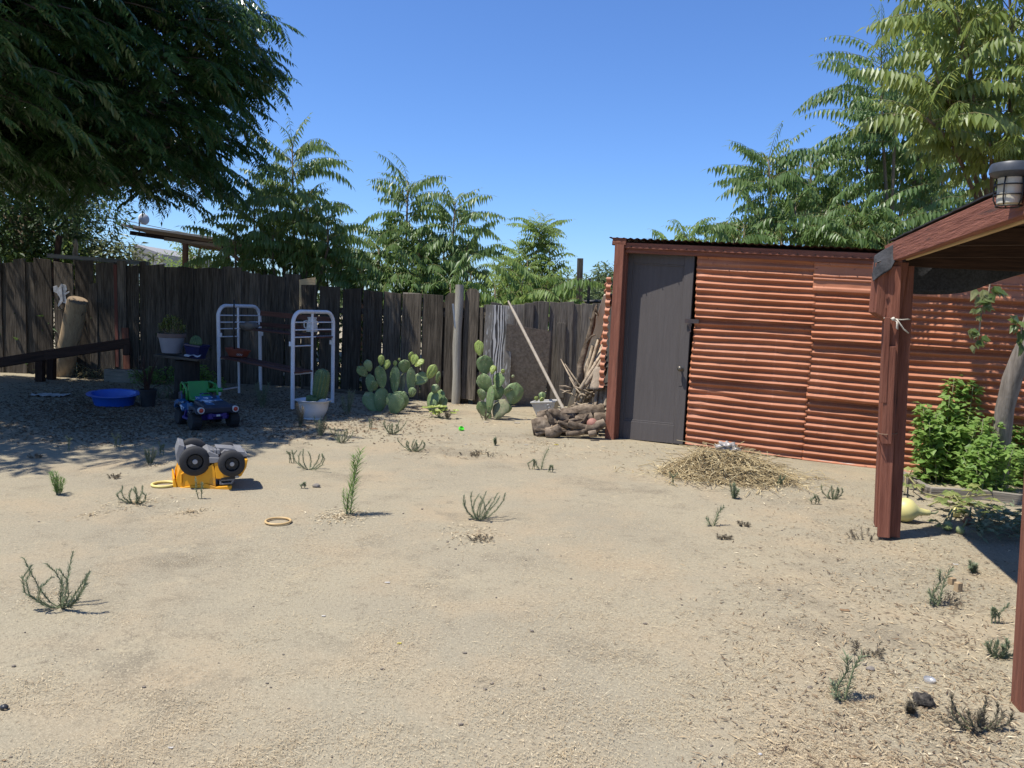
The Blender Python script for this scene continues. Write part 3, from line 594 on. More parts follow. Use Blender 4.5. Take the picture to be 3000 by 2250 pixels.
# firewood
z7 = lambda x, y: (1350+x*.3135, 800+y*.3135)
MAT['cut'] = M('cut_wood', (.30, .22, .14), (.18, .13, .085), .9, 14, (1, 1, 1), .4)
logs = [([(1030, 1325), (1170, 1300), (1335, 1300)], 9.1, [.085, .09, .095], 'thick straight log lying on top of the pile with its cut end to the right'),
        ([(670, 1450), (760, 1435), (870, 1465)], 8.75, [.085, .115, .10], 'stout rough stump at the left front of the wood pile'),
        ([(720, 1350), (810, 1335), (905, 1350)], 9.0, [.065, .08, .07], 'short stout log stacked above the rough stump'),
        ([(820, 1290), (890, 1312), (940, 1350), (1000, 1372)], 8.85, [.030, .055, .06, .05], 'bent branch stub with a fork lying across the pile'),
        ([(868, 1430), (888, 1475), (855, 1520), (788, 1545)], 8.6, [.06, .075, .07, .055], 'curved smooth chunk of wood resting on the ground before the pile'),
        ([(890, 1425), (1030, 1428), (1190, 1430)], 8.65, [.018, .02, .018], 'thin straight grey stick laid across the front of the pile'),
        ([(985, 1505), (1100, 1490), (1190, 1470), (1260, 1428)], 8.6, [.028, .035, .045, .04], 'long knotty branch along the bottom of the pile'),
        ([(1170, 1465), (1250, 1440), (1345, 1395)], 8.6, [.05, .06, .05], 'rough barked branch at the right end of the pile'),
        ([(1075, 1395), (1150, 1385), (1235, 1350)], 8.95, [.08, .08, .075], 'log in the middle of the pile showing a round grey cut end'),
        ([(920, 1480), (985, 1465), (1040, 1420)], 8.8, [.055, .06, .05], 'dark log filling the centre of the pile'),
        ([(1195, 1505), (1265, 1490)], 8.5, [.035, .03], 'pale stub of wood on the ground by the shed post'),
        ([(1160, 1440), (1085, 1425), (1005, 1395)], 8.6, [.03, .035, .025], 'short barked stick slanting over the middle logs'),
        ([(940, 1340), (1010, 1330), (1060, 1350)], 9.0, [.09, .09, .07], 'split log behind the bent branch stub'),
        ([(1250, 1370), (1310, 1365), (1350, 1370)], 8.9, [.08, .085, .08], 'log under the thick one at the right of the pile'),
        ([(780, 1400), (880, 1395), (960, 1400)], 8.9, [.09, .1, .09], 'dark log wedged between the stump and the middle logs')]
for i in range(12):
    x, y = random.uniform(720, 1250), random.uniform(1330, 1500); a = random.gauss(.1, .6); L = random.uniform(60, 190)
    logs.append(([(x-L*math.cos(a), y-L*math.sin(a)), (x+random.uniform(-15, 15), y+random.uniform(-12, 12)), (x+L*math.cos(a), y+L*math.sin(a))], 8.72-.0006*(y-1400)+random.uniform(-.12, .12), [random.uniform(.016, .03), random.uniform(.02, .034), .014], 'thin barked stick among the firewood logs'))
for pts_, Y, rr, lab in logs:
    P = [D(*z7(x, y), Y) for x, y in pts_]
    for p, r in zip(P, rr): p.z = max(p.z, r*.85)
    t = thing('log', P[0], lab, 'log', 'firewood pile'); mb = MB()
    Q = []; R = []
    for i in range(len(P)-1):
        for q in (0, .25, .5, .75): Q.append(P[i]*(1-q)+P[i+1]*q); R.append(rr[i]*(1-q)+rr[i+1]*q)
    Q.append(P[-1]); R.append(rr[-1]); mb.tube(Q, R, 14, cap=False, jit=.22); mb.build('bark', MAT['bark'], t, smooth=True)
    for e_, o_, r in ((Q[0], Q[1], R[0]), (Q[-1], Q[-2], R[-1])):
        d = (e_-o_).normalized(); mb = MB(); mb.lathe([(r*.96, -.004), (r*.9, .002), (.001, .004)], e_, 14, d.to_track_quat('Z', 'Y').to_matrix()); mb.build('cut_end', MAT['cut'], t, smooth=True, angle=50)
t = thing('ball', D(1735, 1241, 8.55), 'faded pink ball lodged in the right side of the wood pile', 'ball'); mb = MB(); mb.ball(D(1735, 1241, 8.62), .062, 12, .04, 3); mb.build('ball', M('faded_pink', (.34, .15, .11), (.24, .12, .09), .7, 20), t, smooth=True)
# twiggy scrap under the leaning sticks
mb = MB()
for i in range(26):
    p = D(1650+random.random()*130, 1135+random.random()*80, 9.2+random.random()*.5); p.z = max(.02, p.z); a = random.random()*6.28
    q = p+Vector((math.cos(a), math.sin(a)*.4, random.uniform(-.2, .5)))*random.uniform(.15, .4); q.z = max(.01, q.z); mb.tube([p, (p+q)/2+Vector((0, 0, .015)), q], [.016, .013, .007], 5)
tag(mb.build('kindling', MAT['stick'], None, smooth=True, origin=D(1700, 1190, 9.3)), 'loose kindling twigs heaped between the bucket and the shed', 'kindling', kind='stuff')
# bucket, bowl
bc = G(1602, 1225); s_ = S(bc.y)
t = thing('bucket', bc, 'pale grey square tub holding cut cactus pads beside the wood pile', 'tub')
def sq(w, d, z, x=0): return [(x-w/2, -d/2, z), (x+w/2, -d/2, z), (x+w/2, d/2, z), (x-w/2, d/2, z)]
mb = MB(); V = sq(.20, .18, 0)+sq(.33, .26, .20)+sq(.35, .28, .205)+sq(.35, .28, .225)+sq(.315, .245, .225)+sq(.19, .17, .02)
TR = Matrix.Rotation(R_(-18), 3, 'Z') @ Matrix.Rotation(R_(-6), 3, 'Y')
V = [TR @ Vector(v)+bc+Vector((0, .12, .0)) for v in V]
fs = [(3, 2, 1, 0)]+[(k*4+i, k*4+(i+1) % 4, k*4+4+(i+1) % 4, k*4+4+i) for k in range(5) for i in range(4)]+[(20, 21, 22, 23)]
mb.add([tuple(v) for v in V], fs); mb.build('tub', M('grey_plastic', (.50, .49, .46), (.42, .41, .38), .5, 9, c=(.35, .32, .28), cscale=5), t, bevel=.006)
mb = MB(); q = bc+TR @ Vector((.06, -.09, .17))+Vector((0, .0, 0)); mb.ring(q, .022, .006, 14, 6, Matrix.Rotation(R_(80), 3, 'X')); mb.build('handle', MAT['grey_metal'], t, smooth=True)
bw = D(1656, 1205, 9.05); t = thing('bowl', bw, 'shallow pale metal bowl set on the logs under the leaning pole', 'bowl')
mb = MB(); mb.lathe([(.03, .0), (.10, .008), (.14, .045), (.146, .05), (.138, .047), (.09, .014), (.001, .010)], bw+Vector((0, 0, -.05)), 28, sx=1.1); mb.build('bowl', MAT['grey_metal'], t, smooth=True, angle=60)
# log propped on the left fence
l0, l1 = G(182, 1102), D(228, 880, 12.3); t = thing('propped_log', l0, 'thick bare sunlit log propped against the left fence', 'log')
mb = MB(); ax = l1-l0; mb.tube([l0+ax*q for q in np.linspace(-.02, 1, 10)], [.165, .165, .16, .16, .158, .158, .155, .152, .15, .15], 20, cap=False, jit=.08); mb.build('log', MAT['log'], t, smooth=True)
mb = MB(); mb.lathe([(.149, -.01), (.14, .008), (.001, .012)], l1, 20, ax.to_track_quat('Z', 'Y').to_matrix()); mb.build('cut_end', MAT['cut'], t, smooth=True, angle=50)
# metal ornament nailed to the fence
oc = atA(178, 868, .05); t = thing('metal_ornament', oc, 'crumpled silver sheet metal figure nailed to the left fence', 'ornament'); k = S(12.7)
mb = MB(); zz = lambda L: [((x-680)/3.95*k, -(y-1130)/3.95*k) for x, y in L]
mb.prism(zz([(690, 985), (745, 1000), (755, 1050), (735, 1085), (785, 1065), (780, 1085), (735, 1115), (745, 1160), (785, 1185), (775, 1230), (700, 1200), (650, 1255), (645, 1230), (675, 1160), (640, 1100), (600, 1080), (595, 1020), (640, 1010), (655, 1040)]), oc, (1, 0, 0), (0, 0, 1), (0, .012, 0))
mb.prism(zz([(665, 1040), (700, 1010), (715, 1190), (690, 1195)]), oc+Vector((0, -.014, 0)), (1, 0, 0), (0, 0, 1), (0, .016, 0))
mb.build('figure', M('dull_silver', (.52, .52, .53), (.30, .29, .28), .45, 14, metal=.5), t, bevel=.003)
# dark wooden rail on two stub posts
r0, r1 = G(-40, 1150), G(380, 1120); t = thing('low_rail', G(118, 1118), 'dark timber rail on two stub posts in the tree shade at left', 'rail')
a, b = D(-60, 1072, 11.0), D(382, 1004, 11.3)
board('rail_beam', MAT['dark_wood'], t, a, D(150, 1038, 11.1), .14, .06, (0, -1, .1)); board('rail_beam', MAT['dark_wood'], t, D(132, 1041, 11.06), b, .14, .06, (0, -1, .1))
for x0, yb, yt in ((118, 1118, 1036), (150, 1112, 1032)):
    g = G(x0, yb); board('stub_post', MAT['dark_wood'], t, g-Vector((0, 0, .03)), D(x0+1, yt, g.y), .11, .10)
board('strut', MAT['dark_wood'], t, D(372, 1040, 11.25), D(372, 1012, 11.28), .10, .06)
s0, s1 = D(312, 1083, 12.2), D(432, 1083, 12.2); t = thing('sleeper', Vector((s0.x, s0.y, 0)), 'squared old timber lying along the foot of the left fence', 'timber')
s0.z = s1.z = .10; board('sleeper', MAT['grey_wood'], t, s0, s1, .20, .16)
# ------------------------------------------------------------------ white bed-end shelf
TERRA = M('terracotta_plastic', (.27, .060, .030), (.20, .05, .028), .6, 9)
SHELFW = M('shelf_board', (.075, .033, .025), (.13, .06, .045), .8, 3, GR, .4, 6, rnd=True, vary=.2, spec=.2)
f1 = G(643, 1158); fr = G(857, 1200); dv = Vector((.33, .80, 0)).normalized(); WB = .87
shelf = thing('plant_shelf', (f1+fr)/2, 'plant shelf made of two white tube bed ends joined by brown boards', 'shelf')
def bed_end(o, H, lean):
    ef = bpy.data.objects.new('end_frame', None); COL.objects.link(ef); ef.parent = shelf; ef.location = o-wloc(shelf); ef.empty_display_size = .1
    up = Vector((lean, 0, 1)); P = lambda s, z: o+dv*s+up*z
    pts = [P(0, 0)]+[P(0, H-.16)]+[P(.16-.16*math.cos(a), H-.16+.16*math.sin(a)) for a in np.linspace(.2, 1.57, 6)]+[P(WB-.16+.16*math.sin(a), H-.16+.16*math.cos(a)) for a in np.linspace(0, 1.37, 6)]+[P(WB, H-.16), P(WB, 0)]
    mb = MB(); mb.tube(pts, .026, 14); mb.build('hoop', MAT['white_paint'], ef, smooth=True, angle=60)
    mb = MB(); mb.tube([P(WB*.46, H-.01), P(WB*.46, .0)], .017, 10); mb.build('upright', MAT['white_paint'], ef, smooth=True, angle=60)
    for z, s1 in ((H-.14, WB), (H-.24, WB), (H-.335, WB), (H-.45, WB*.46)):
        mb = MB(); mb.tube([P(0, z), P(s1, z)], .009, 8); mb.build('rung', MAT['white_paint'], ef, smooth=True, angle=60)
    for s in (0, WB):
        mb = MB(); mb.box(P(s, H-.42)+Vector((.03 if o is f1 else -.03, 0, 0)), (.035, .03, .06)); mb.build('bracket', MAT['white_paint'], ef, bevel=.003)
    mb = MB(); mb.tube([P(WB*.46, .53 if o is f1 else .455), P(0, .53 if o is f1 else .455)], .011, 8); mb.build('rung', MAT['white_paint'], ef, smooth=True, angle=60)
bed_end(f1, 1.30, -.02); bed_end(fr, 1.27, -.008)
def SP(o, s, z, l): return o+dv*s+Vector((l*z, 0, z))
def shelfb(s, z0, z1, w, t, e0=.04, e1=.05):
    a, b = SP(f1, s, z0, -.02), SP(fr, s, z1, -.008); u = (b-a).normalized(); board('shelf_board', SHELFW, shelf, a-u*e0, b+u*e1, w, t, (0, 0, 1))
shelfb(.08, .555, .48, .14, .022); shelfb(.27, .56, .485, .15, .022)
shelfb(.55, .965, .93, .14, .022, -.3); shelfb(.72, .965, .93, .14, .022, -.1)
a, b = SP(f1, WB, 1.20, -.02), SP(fr, WB, 1.16, -.008); board('back_board', SHELFW, shelf, a, b, .075, .022, (0, -1, 0)); board('back_board', SHELFW, shelf, a-Vector((0, 0, .17)), b-Vector((0, 0, .15)), .065, .022, (0, -1, 0))
# things on it
c = SP(f1, .16, .57, -.02)+Vector((.20, -.10, .0)); u = Vector((.97, -.2, 0))
t = thing('planter_tray', c, 'terracotta plastic trough with three white rings on its side on the lower shelf', 'planter')
mb = MB(); RT = Matrix.Rotation(R_(-22), 3, 'Z')
V = [RT @ Vector(v)+c for v in sq(.24, .10, 0)+sq(.32, .15, .085)+sq(.34, .165, .088)+sq(.34, .165, .10)+sq(.31, .14, .10)+sq(.23, .09, .02)]
for i in (8, 11, 12, 15, 16, 19): V[i] += Vector((0, 0, .03))
mb.add([tuple(v) for v in V], [(3, 2, 1, 0)]+[(k*4+i, k*4+(i+1) % 4, k*4+4+(i+1) % 4, k*4+4+i) for k in range(5) for i in range(4)]+[(20, 21, 22, 23)]); mb.build('trough', TERRA, t, bevel=.005)
mb = MB()
for i in range(3): mb.ring(RT @ Vector((.05+i*.034, -.066, .04))+c, .0125, .003, 16, 6, RT @ Matrix.Rotation(R_(74), 3, 'X'))
mb.build('ring_marks', M('white_print', (.7, .7, .68), None, .6), t, smooth=True)
t = thing('stake', D(687, 1030, 11.15), 'thin dark stake standing in the terracotta trough', 'stake'); mb = MB(); mb.tube([D(687, 1046, 11.15), D(685, 960, 11.15), D(686, 878, 11.15)], [.012, .012, .011], 7); mb.build('stake', MAT['dark_metal'], t, smooth=True)
q = D(722, 958, 11.5); t = thing('stone', q, 'rounded brown stone lying on the upper shelf', 'stone'); mb = MB(); mb.ball(q+Vector((.04, 0, .015)), (.15, .09, .065), 10, .35, 2); mb.build('stone', M('brown_stone', (.14, .11, .09), (.2, .17, .13), .9, 14), t, smooth=True)
q = D(914, 972, 10.55); t = thing('white_jug', q, 'small white plastic jug on the upper shelf behind the nearer bed end', 'jug'); mb = MB(); mb.lathe([(.075, 0), (.08, .01), (.07, .12), (.055, .17), (.065, .2), (.06, .2), (.05, .16)], q, 20); mb.build('body', M('white_plastic', (.62, .62, .60), (.5, .5, .48), .5, 9), t, smooth=True, angle=50)
mb = MB(); mb.tube([q+Vector((-.065, 0, .15)), q+Vector((-.11, 0, .14)), q+Vector((-.105, 0, .06)), q+Vector((-.075, 0, .04))], .010, 8); mb.build('handle', M('white_plastic_handle', (.6, .6, .58), None, .5), t, smooth=True)
# ------------------------------------------------------------------ enamel pot with a ribbed cactus
def ribbed(mb, base, axis, H, R, n=13, rings=22, top=.75):
    Rm = Vector(axis).to_track_quat('Z', 'Y').to_matrix(); m = n*6; V = []
    for i in range(rings+1):
        t = i/rings; r = R*(.72+.28*min(1, t*3))*math.sqrt(max(0, 1-max(0, (t-top)/(1-top))**2))
        for j in range(m):
            a = 2*math.pi*j/m; k = 1-.17*(.5-.5*math.cos(a*n))
            V.append(tuple(Rm @ Vector((r*k*math.cos(a+.35*t), r*k*math.sin(a+.35*t), H*t))+Vector(base)))
    mb.add(V, [(i*m+j, i*m+(j+1) % m, (i+1)*m+(j+1) % m, (i+1)*m+j) for i in range(rings) for j in range(m)])
def spines(mb, base, axis, H, R, n=13, rings=15):
    Rm = Vector(axis).to_track_quat('Z', 'Y').to_matrix(); P = []; Dd = []
    for i in range(rings):
        t = (i+.5)/rings; r = R*(.72+.28*min(1, t*3))*math.sqrt(max(0, 1-max(0, (t-.75)/.25)**2))
        for j in range(n):
            a = 2*math.pi*(j)/n+.35*t
            for k in range(3):
                d = Rm @ (Vector((math.cos(a), math.sin(a), 0))+Vector((random.gauss(0, .5), random.gauss(0, .5), random.gauss(0, .5))))
                P.append(tuple(Rm @ Vector((r*math.cos(a), r*math.sin(a), H*t))+Vector(base))); Dd.append(tuple(d))
    n_ = len(P); mb.leaves(P, Dd, rng.normal(0, 1, (n_, 3)), .016, .002, .5, 0, 0)
CACT = M('cactus_skin', (.055, .095, .04), (.09, .14, .055), .55, 12, spec=.3); SPINE = M('cactus_spines', (.45, .38, .22), (.3, .24, .14), .7, 30)
pc = G(918, 1227); t = thing('flower_pot', pc, 'white chipped enamel pot with flared rim below the nearer bed end', 'pot')
mb = MB(); mb.lathe([(.10, 0), (.118, .004), (.112, .018), (.145, .06), (.172, .13), (.184, .205), (.196, .215), (.222, .226), (.226, .234), (.205, .238), (.178, .222), (.16, .20), (.001, .196)], pc, 40)
mb.build('pot', M('chipped_enamel', (.62, .62, .63), (.55, .55, .55), .35, 5, c=(.06, .055, .07), cscale=9, clo=.67, chi=.69, spec=.5), t, smooth=True, angle=50)
mb = MB(); mb.lathe([(.17, .199), (.1, .212), (.001, .214)], pc, 24, wob=.3); mb.build('soil', M('potting_soil', (.06, .05, .04), (.1, .085, .065), 1, 40), t)
cb = pc+Vector((.06, 0, .20)); ax = Vector((.12, 0, 1)); t = thing('column_cactus', cb, 'ribbed barrel cactus standing in the white enamel pot', 'cactus')
mb = MB(); ribbed(mb, cb, ax, .42, .095); mb.m = 1; spines(mb, cb, ax, .42, .097); mb.build('stem', [CACT, SPINE], t, smooth=True)
mb = MB()
for dx, dy, h, r in ((-.085, -.06, .10, .05), (-.03, -.10, .08, .045), (-.11, .02, .07, .04)): ribbed(mb, cb+Vector((dx, dy, 0)), (dx*.5, dy*.5, 1), h, r, 10, 12)
mb.build('offset', CACT, t, smooth=True)
q = pc+Vector((.13, -.08, .222)); t = thing('stone', q, 'smooth white stone resting on the rim of the enamel pot', 'stone'); mb = MB(); mb.ball(q, (.06, .04, .035), 8, .2); mb.build('stone', M('white_stone', (.55, .52, .48), (.45, .42, .38), .8, 14), t, smooth=True)
# ------------------------------------------------------------------ stump table with pots
sb = G(536, 1172); t = thing('stump_table', sb, 'dark stump with a board on top serving as a plant table', 'table')
mb = MB(); mb.tube([sb+Vector((0, .12, z)) for z in (-.02, .08, .25, .42, .53)], [.175, .165, .160, .162, .165], 18, jit=.12); mb.build('stump', M('charred_stump', (.016, .013, .011), (.035, .028, .022), .95, 8, (3, 3, .7), .7), t, smooth=True, angle=50)
tb = D(535, 1046, sb.y+.1); board('tabletop', MAT['old_wood'], t, tb+Vector((-.32, .05, .015)), tb+Vector((.30, -.02, -.02)), .36, .03, (0, 0, 1)); tz = tb.z+.02
c = D(503, 1034, sb.y+.1); t = thing('flower_pot', c, 'large grey pot with a brown rim on the stump table', 'pot')
mb = MB(); mb.lathe([(.115, 0), (.125, .006), (.165, .21), (.168, .212)], c, 36); mb.build('pot', M('grey_glazed_plastic', (.36, .36, .40), (.31, .31, .35), .5, 7, c=(.16, .14, .14), cscale=5, clo=.66, chi=.72), t, smooth=True, angle=50)
mb = MB(); mb.lathe([(.168, .212), (.180, .214), (.184, .268), (.172, .27), (.16, .245), (.001, .24)], c, 36); mb.build('rim', M('brown_rim', (.15, .10, .085), (.12, .085, .07), .55, 9), t, smooth=True, angle=50)
SUCC = LEAF('succulent_leaf', (.10, .13, .03), (.17, .20, .045), (.30, .32, .08), .15, .45)
t = thing('succulent', c+Vector((0, 0, .24)), 'bushy yellow green jade plant growing in the grey pot', 'succulent'); mb = MB(); ms = MB()
def rosette_bush(mb, ms, base, n, rad, H, L, W, lean=0):
    for i in range(n):
        a = random.random()*6.283; r = rad*math.sqrt(random.random()); h = H*(1-.55*(r/rad)**1.5)*random.uniform(.65, 1.05)
        tip = Vector(base)+Vector((math.cos(a)*r+lean*h, math.sin(a)*r, h)); ms.tube([Vector(base)+Vector((math.cos(a)*r*.3, math.sin(a)*r*.3, 0)), (Vector(base)+tip)/2+Vector((math.cos(a)*r*.2, math.sin(a)*r*.2, 0)), tip], .004, 4)
        k = 16; P = []; Dd = []; Nn = []
        for j in range(k):
            q = j/k; b = j*2.4; o = tip-Vector((0, 0, q*.09)); d = Vector((math.cos(b), math.sin(b), .9-q*1.0)); P.append(tuple(o)); Dd.append(tuple(d)); Nn.append((-math.cos(b)*.6, -math.sin(b)*.6, 1))
        mb.leaves(P, Dd, Nn, L*rng.uniform(.7, 1.1, k), W, np.clip(rng.normal(.5, .2, k), 0, 1), .12, .03)
rosette_bush(mb, ms, c+Vector((0, 0, .235)), 46, .18, .28, .05, .022); rosette_bush(mb, ms, c+Vector((-.07, 0, .3)), 10, .05, .24, .05, .022)
ms.build('stem', MAT['stick'], t); mb.build('foliage', SUCC, t)
c = D(574, 1049, sb.y+.02); t = thing('square_pot', c, 'dark blue square pot holding a small cactus on the stump table', 'pot')
RT = Matrix.Rotation(R_(-12), 3, 'Z') @ Matrix.Rotation(R_(5), 3, 'Y'); mb = MB(); V = [RT @ Vector(v)+c for v in sq(.17, .16, 0)+sq(.23, .22, .16)+sq(.245, .235, .163)+sq(.245, .235, .19)+sq(.215, .205, .19)+sq(.21, .20, .15)]
mb.add([tuple(v) for v in V], [(3, 2, 1, 0)]+[(k*4+i, k*4+(i+1) % 4, k*4+4+(i+1) % 4, k*4+4+i) for k in range(5) for i in range(4)]+[(20, 21, 22, 23)]); mb.build('pot', M('navy_glaze', (.012, .014, .075), (.01, .012, .05), .3, 9, spec=.5), t, bevel=.006)
t = thing('globe_cactus', c+Vector((0, 0, .15)), 'small dark globe cactus in the blue square pot', 'cactus'); mb = MB(); ribbed(mb, c+Vector((0, 0, .14)), (0, 0, 1), .17, .085, 14, 16, .3); mb.build('stem', CACT, t, smooth=True)
mb = MB(); q = D(566, 1040, sb.y-.06)
mb.grid(lambda u, v: q+Vector(((u-.5)*.22, (v-.5)*.10, .004-.05*max(0, .35-v)*(1+.5*math.sin(u*9))+.004*math.sin(u*14))), 16, 8); o = mb.build('cloth', M('grey_white_cloth', (.5, .5, .52), (.42, .42, .43), .9, 20), None, smooth=True, origin=q); o.name = 'rag'; tag(o, 'crumpled pale rag hanging over the front of the stump table', 'rag')
# black pot with a dead plant
c = G(434, 1193); t = thing('nursery_pot', c, 'black pot with a dead twiggy plant beside the blue basin', 'pot'); mb = MB(); mb.lathe([(.075, 0), (.10, .20), (.108, .2), (.108, .225), (.098, .225), (.09, .19), (.001, .185)], c, 24); mb.build('pot', MAT['black'], t, smooth=True, angle=40)
t = thing('dead_plant', c+Vector((0, 0, .2)), 'leafless dark twigs standing in the black pot', 'plant'); mb = MB()
for i in range(26):
    a = random.random()*6.28; h = random.uniform(.12, .45); r = random.uniform(.05, .2); b0 = c+Vector((0, 0, .18)); mb.tube([b0, b0+Vector((math.cos(a)*r*.4, math.sin(a)*r*.4, h*.6)), b0+Vector((math.cos(a)*r, math.sin(a)*r, h))], [.006, .005, .003], 5)
mb.tube([c+Vector((-.04, 0, .15)), D(421, 1045, c.y)], .008, 6)
mb.build('twigs', MAT['dark_wood'], t)
# ------------------------------------------------------------------ basin, rag, rings
c = G(308, 1194)+Vector((0, .22, 0)); t = thing('basin', c, 'wide bright blue plastic basin in the tree shade', 'basin')
BLUE = M('blue_plastic', (.012, .085, .42), (.012, .075, .36), .35, 9, spec=.5); TB = Matrix.Rotation(R_(5), 3, 'X') @ Matrix.Rotation(R_(1), 3, 'Y')
mb = MB(); mb.lathe([(.215, .0), (.225, .004), (.262, .135), (.272, .145), (.318, .150), (.318, .156), (.262, .158), (.25, .14), (.215, .012), (.001, .010)], c, 48, TB, sx=1.0, sy=.92); mb.build('basin', BLUE, t, smooth=True, angle=45)
q = G(148, 1160); t = thing('rag', q, 'flattened white rag lying on the shaded ground at far left', 'rag'); mb = MB()
mb.grid(lambda u, v: q+Vector(((u-.5)*.42*(1-.3*noise.noise(Vector((v*4, 3, 0)))), (v-.5)*.3*(1+.4*noise.noise(Vector((u*5, 1, 0)))), .012+.028*abs(noise.noise(Vector((u*5, v*4, 0)))))), 26, 18); mb.build('cloth', M('dirty_white_cloth', (.5, .48, .44), (.33, .31, .28), .95, 9), t, smooth=True)
q = G(815, 1533); t = thing('toy_ring', q, 'orange tan toy ring lying flat in the middle of the yard', 'toy ring'); mb = MB(); mb.ring(q+Vector((0, 0, .012)), .077, .0075, 40, 10, sx=1.02); mb.build('ring', M('peach_plastic', (.52, .36, .17), (.45, .30, .13), .5, 12), t, smooth=True)
q = G(480, 1424); t = thing('toy_ring', q, 'pale yellow toy ring beside the upturned yellow truck', 'toy ring'); mb = MB(); mb.ring(q+Vector((0, 0, .012)), .082, .010, 40, 10); mb.build('ring', M('cream_plastic', (.66, .55, .20), (.6, .5, .17), .5, 12), t, smooth=True)
# ------------------------------------------------------------------ upturned toy dump truck
YEL = M('yellow_plastic', (.72, .33, .008), (.66, .29, .007), .38, 6, spec=.5, c=(.42, .23, .05), cscale=6, clo=.56, chi=.70); GRP = M('grey_plastic_toy', (.19, .19, .195), (.14, .14, .145), .5, 8, c=(.33, .3, .26), cscale=4, clo=.6, chi=.75); TYRE = M('toy_tyre', (.020, .019, .019), (.032, .031, .03), .65, 14, c=(.10, .088, .075), cscale=7, clo=.6, chi=.75)
tk0 = G(612, 1432); Yt = tk0.y+.10; truck = thing('toy_dump_truck', Vector((tk0.x, Yt, 0)), 'yellow toy dump truck lying upside down with its wheels in the air', 'toy truck')
DV = Vector((-.43, .90, 0)); DV.normalize()
def tp(x, y, dY=0): return D(450+x*.27124, 1000+y*.27124, Yt)+DV*dY
def tprism(mb, poly, d0, d1):
    n = len(poly); A = [tp(x, y, d0) for x, y in poly]; sh = DV*(d1-d0); mb.add([tuple(p) for p in A]+[tuple(p+sh) for p in A], [tuple(range(n)), tuple(range(2*n-1, n-1, -1))]+[(i, n+i, n+(i+1) % n, (i+1) % n) for i in range(n)])
mb = MB(); tprism(mb, [(585, 1215), (700, 1215), (760, 1160), (900, 1180), (1005, 1200), (995, 1268), (640, 1275), (585, 1290), (300, 1290), (262, 1240), (268, 1150), (330, 1165), (420, 1150), (585, 1205)], -.055, .16)
tprism(mb, [(238, 1185), (268, 1085), (330, 1105), (318, 1180), (290, 1300), (262, 1310), (240, 1250)], -.115, .19)
tprism(mb, [(545, 1190), (590, 1160), (690, 1200), (690, 1225), (545, 1222)], -.11, .20); tprism(mb, [(585, 1222), (700, 1226), (705, 1270), (640, 1282), (585, 1282)], -.12, .21)
mb.build('chassis', GRP, truck, bevel=.004)
mb = MB()
for x in (615, 655, 690): tprism(mb, [(x-12, 1145), (x+16, 1150), (x+14, 1200), (x-14, 1195)], -.09, -.03)
tprism(mb, [(670, 1140), (850, 1150), (905, 1170), (900, 1195), (690, 1195)], -.02, .12); tprism(mb, [(880, 1160), (965, 1165), (1000, 1215), (940, 1225)], -.10, .19); mb.build('underbody', GRP, truck, bevel=.003)
mb = MB(); tprism(mb, [(640, 1252), (1002, 1240), (985, 1330), (930, 1425), (820, 1450), (660, 1455), (650, 1380)], -.115, .205); mb.build('cab', YEL, truck, bevel=.008)
mb = MB(); tprism(mb, [(715, 1440), (900, 1412), (905, 1435), (720, 1462)], -.119, -.10); mb.build('bumper_strip', MAT['dark_metal'], truck)
mb = MB(); tprism(mb, [(862, 1418), (898, 1413), (900, 1432), (864, 1437)], -.122, -.118); mb.build('sticker', M('grey_sticker', (.4, .42, .45), None, .5), truck)
mb = MB()
for a, b, c_, d in (((690, 1462), (865, 1448), (855, 1466), (700, 1478)), ((695, 1500), (830, 1490), (825, 1508), (705, 1516)), ((690, 1462), (712, 1462), (725, 1512), (708, 1516)), ((845, 1450), (866, 1448), (830, 1508), (812, 1506))): tprism(mb, [a, b, c_, d], -.11, .19)
mb.build('window_frame', GRP, truck, bevel=.002)
mb = MB(); tprism(mb, [(705, 1465), (850, 1455), (815, 1500), (720, 1505)], -.06, .15); mb.build('cab_interior', M('beige_toy_cab', (.3, .25, .2), None, .7), truck)
mb = MB()
for d0, d1 in ((-.115, -.095), (.19, .21)):
    tprism(mb, [(280, 1325), (330, 1390), (420, 1400), (560, 1330), (632, 1290), (655, 1380), (660, 1530), (560, 1500), (240, 1545), (236, 1450)], d0, d1)
    tprism(mb, [(236, 1545), (560, 1498), (660, 1534), (832, 1520), (820, 1575), (700, 1588), (560, 1590), (240, 1620)], d0-.012 if d0 < 0 else d0, d1 if d0 < 0 else d1+.012)
tprism(mb, [(330, 1392), (420, 1402), (560, 1335), (632, 1292), (648, 1320), (560, 1370), (420, 1432), (340, 1428)], -.095, .19)
tprism(mb, [(278, 1330), (300, 1335), (262, 1560), (238, 1560)], -.095, .19); tprism(mb, [(622, 1300), (648, 1300), (662, 1540), (640, 1540)], -.095, .19)
tprism(mb, [(205, 1440), (222, 1440), (262, 1612), (240, 1618), (205, 1540)], -.125, .22); tprism(mb, [(655, 1540), (832, 1522), (826, 1548), (655, 1562)], -.095, .19)
tprism(mb, [(285, 1395), (330, 1370), (335, 1385), (300, 1405), (300, 1500), (285, 1500)], -.125, -.11)
mb.build('dump_bed', YEL, truck, bevel=.004)
mb = MB(); tprism(mb, [(560, 1592), (700, 1590), (820, 1577), (820, 1583), (700, 1600), (560, 1610)], -.10, .2); tprism(mb, [(240, 1621), (560, 1592), (560, 1600), (300, 1618)], -.1, .2); mb.build('bed_edge', MAT['black'], truck)
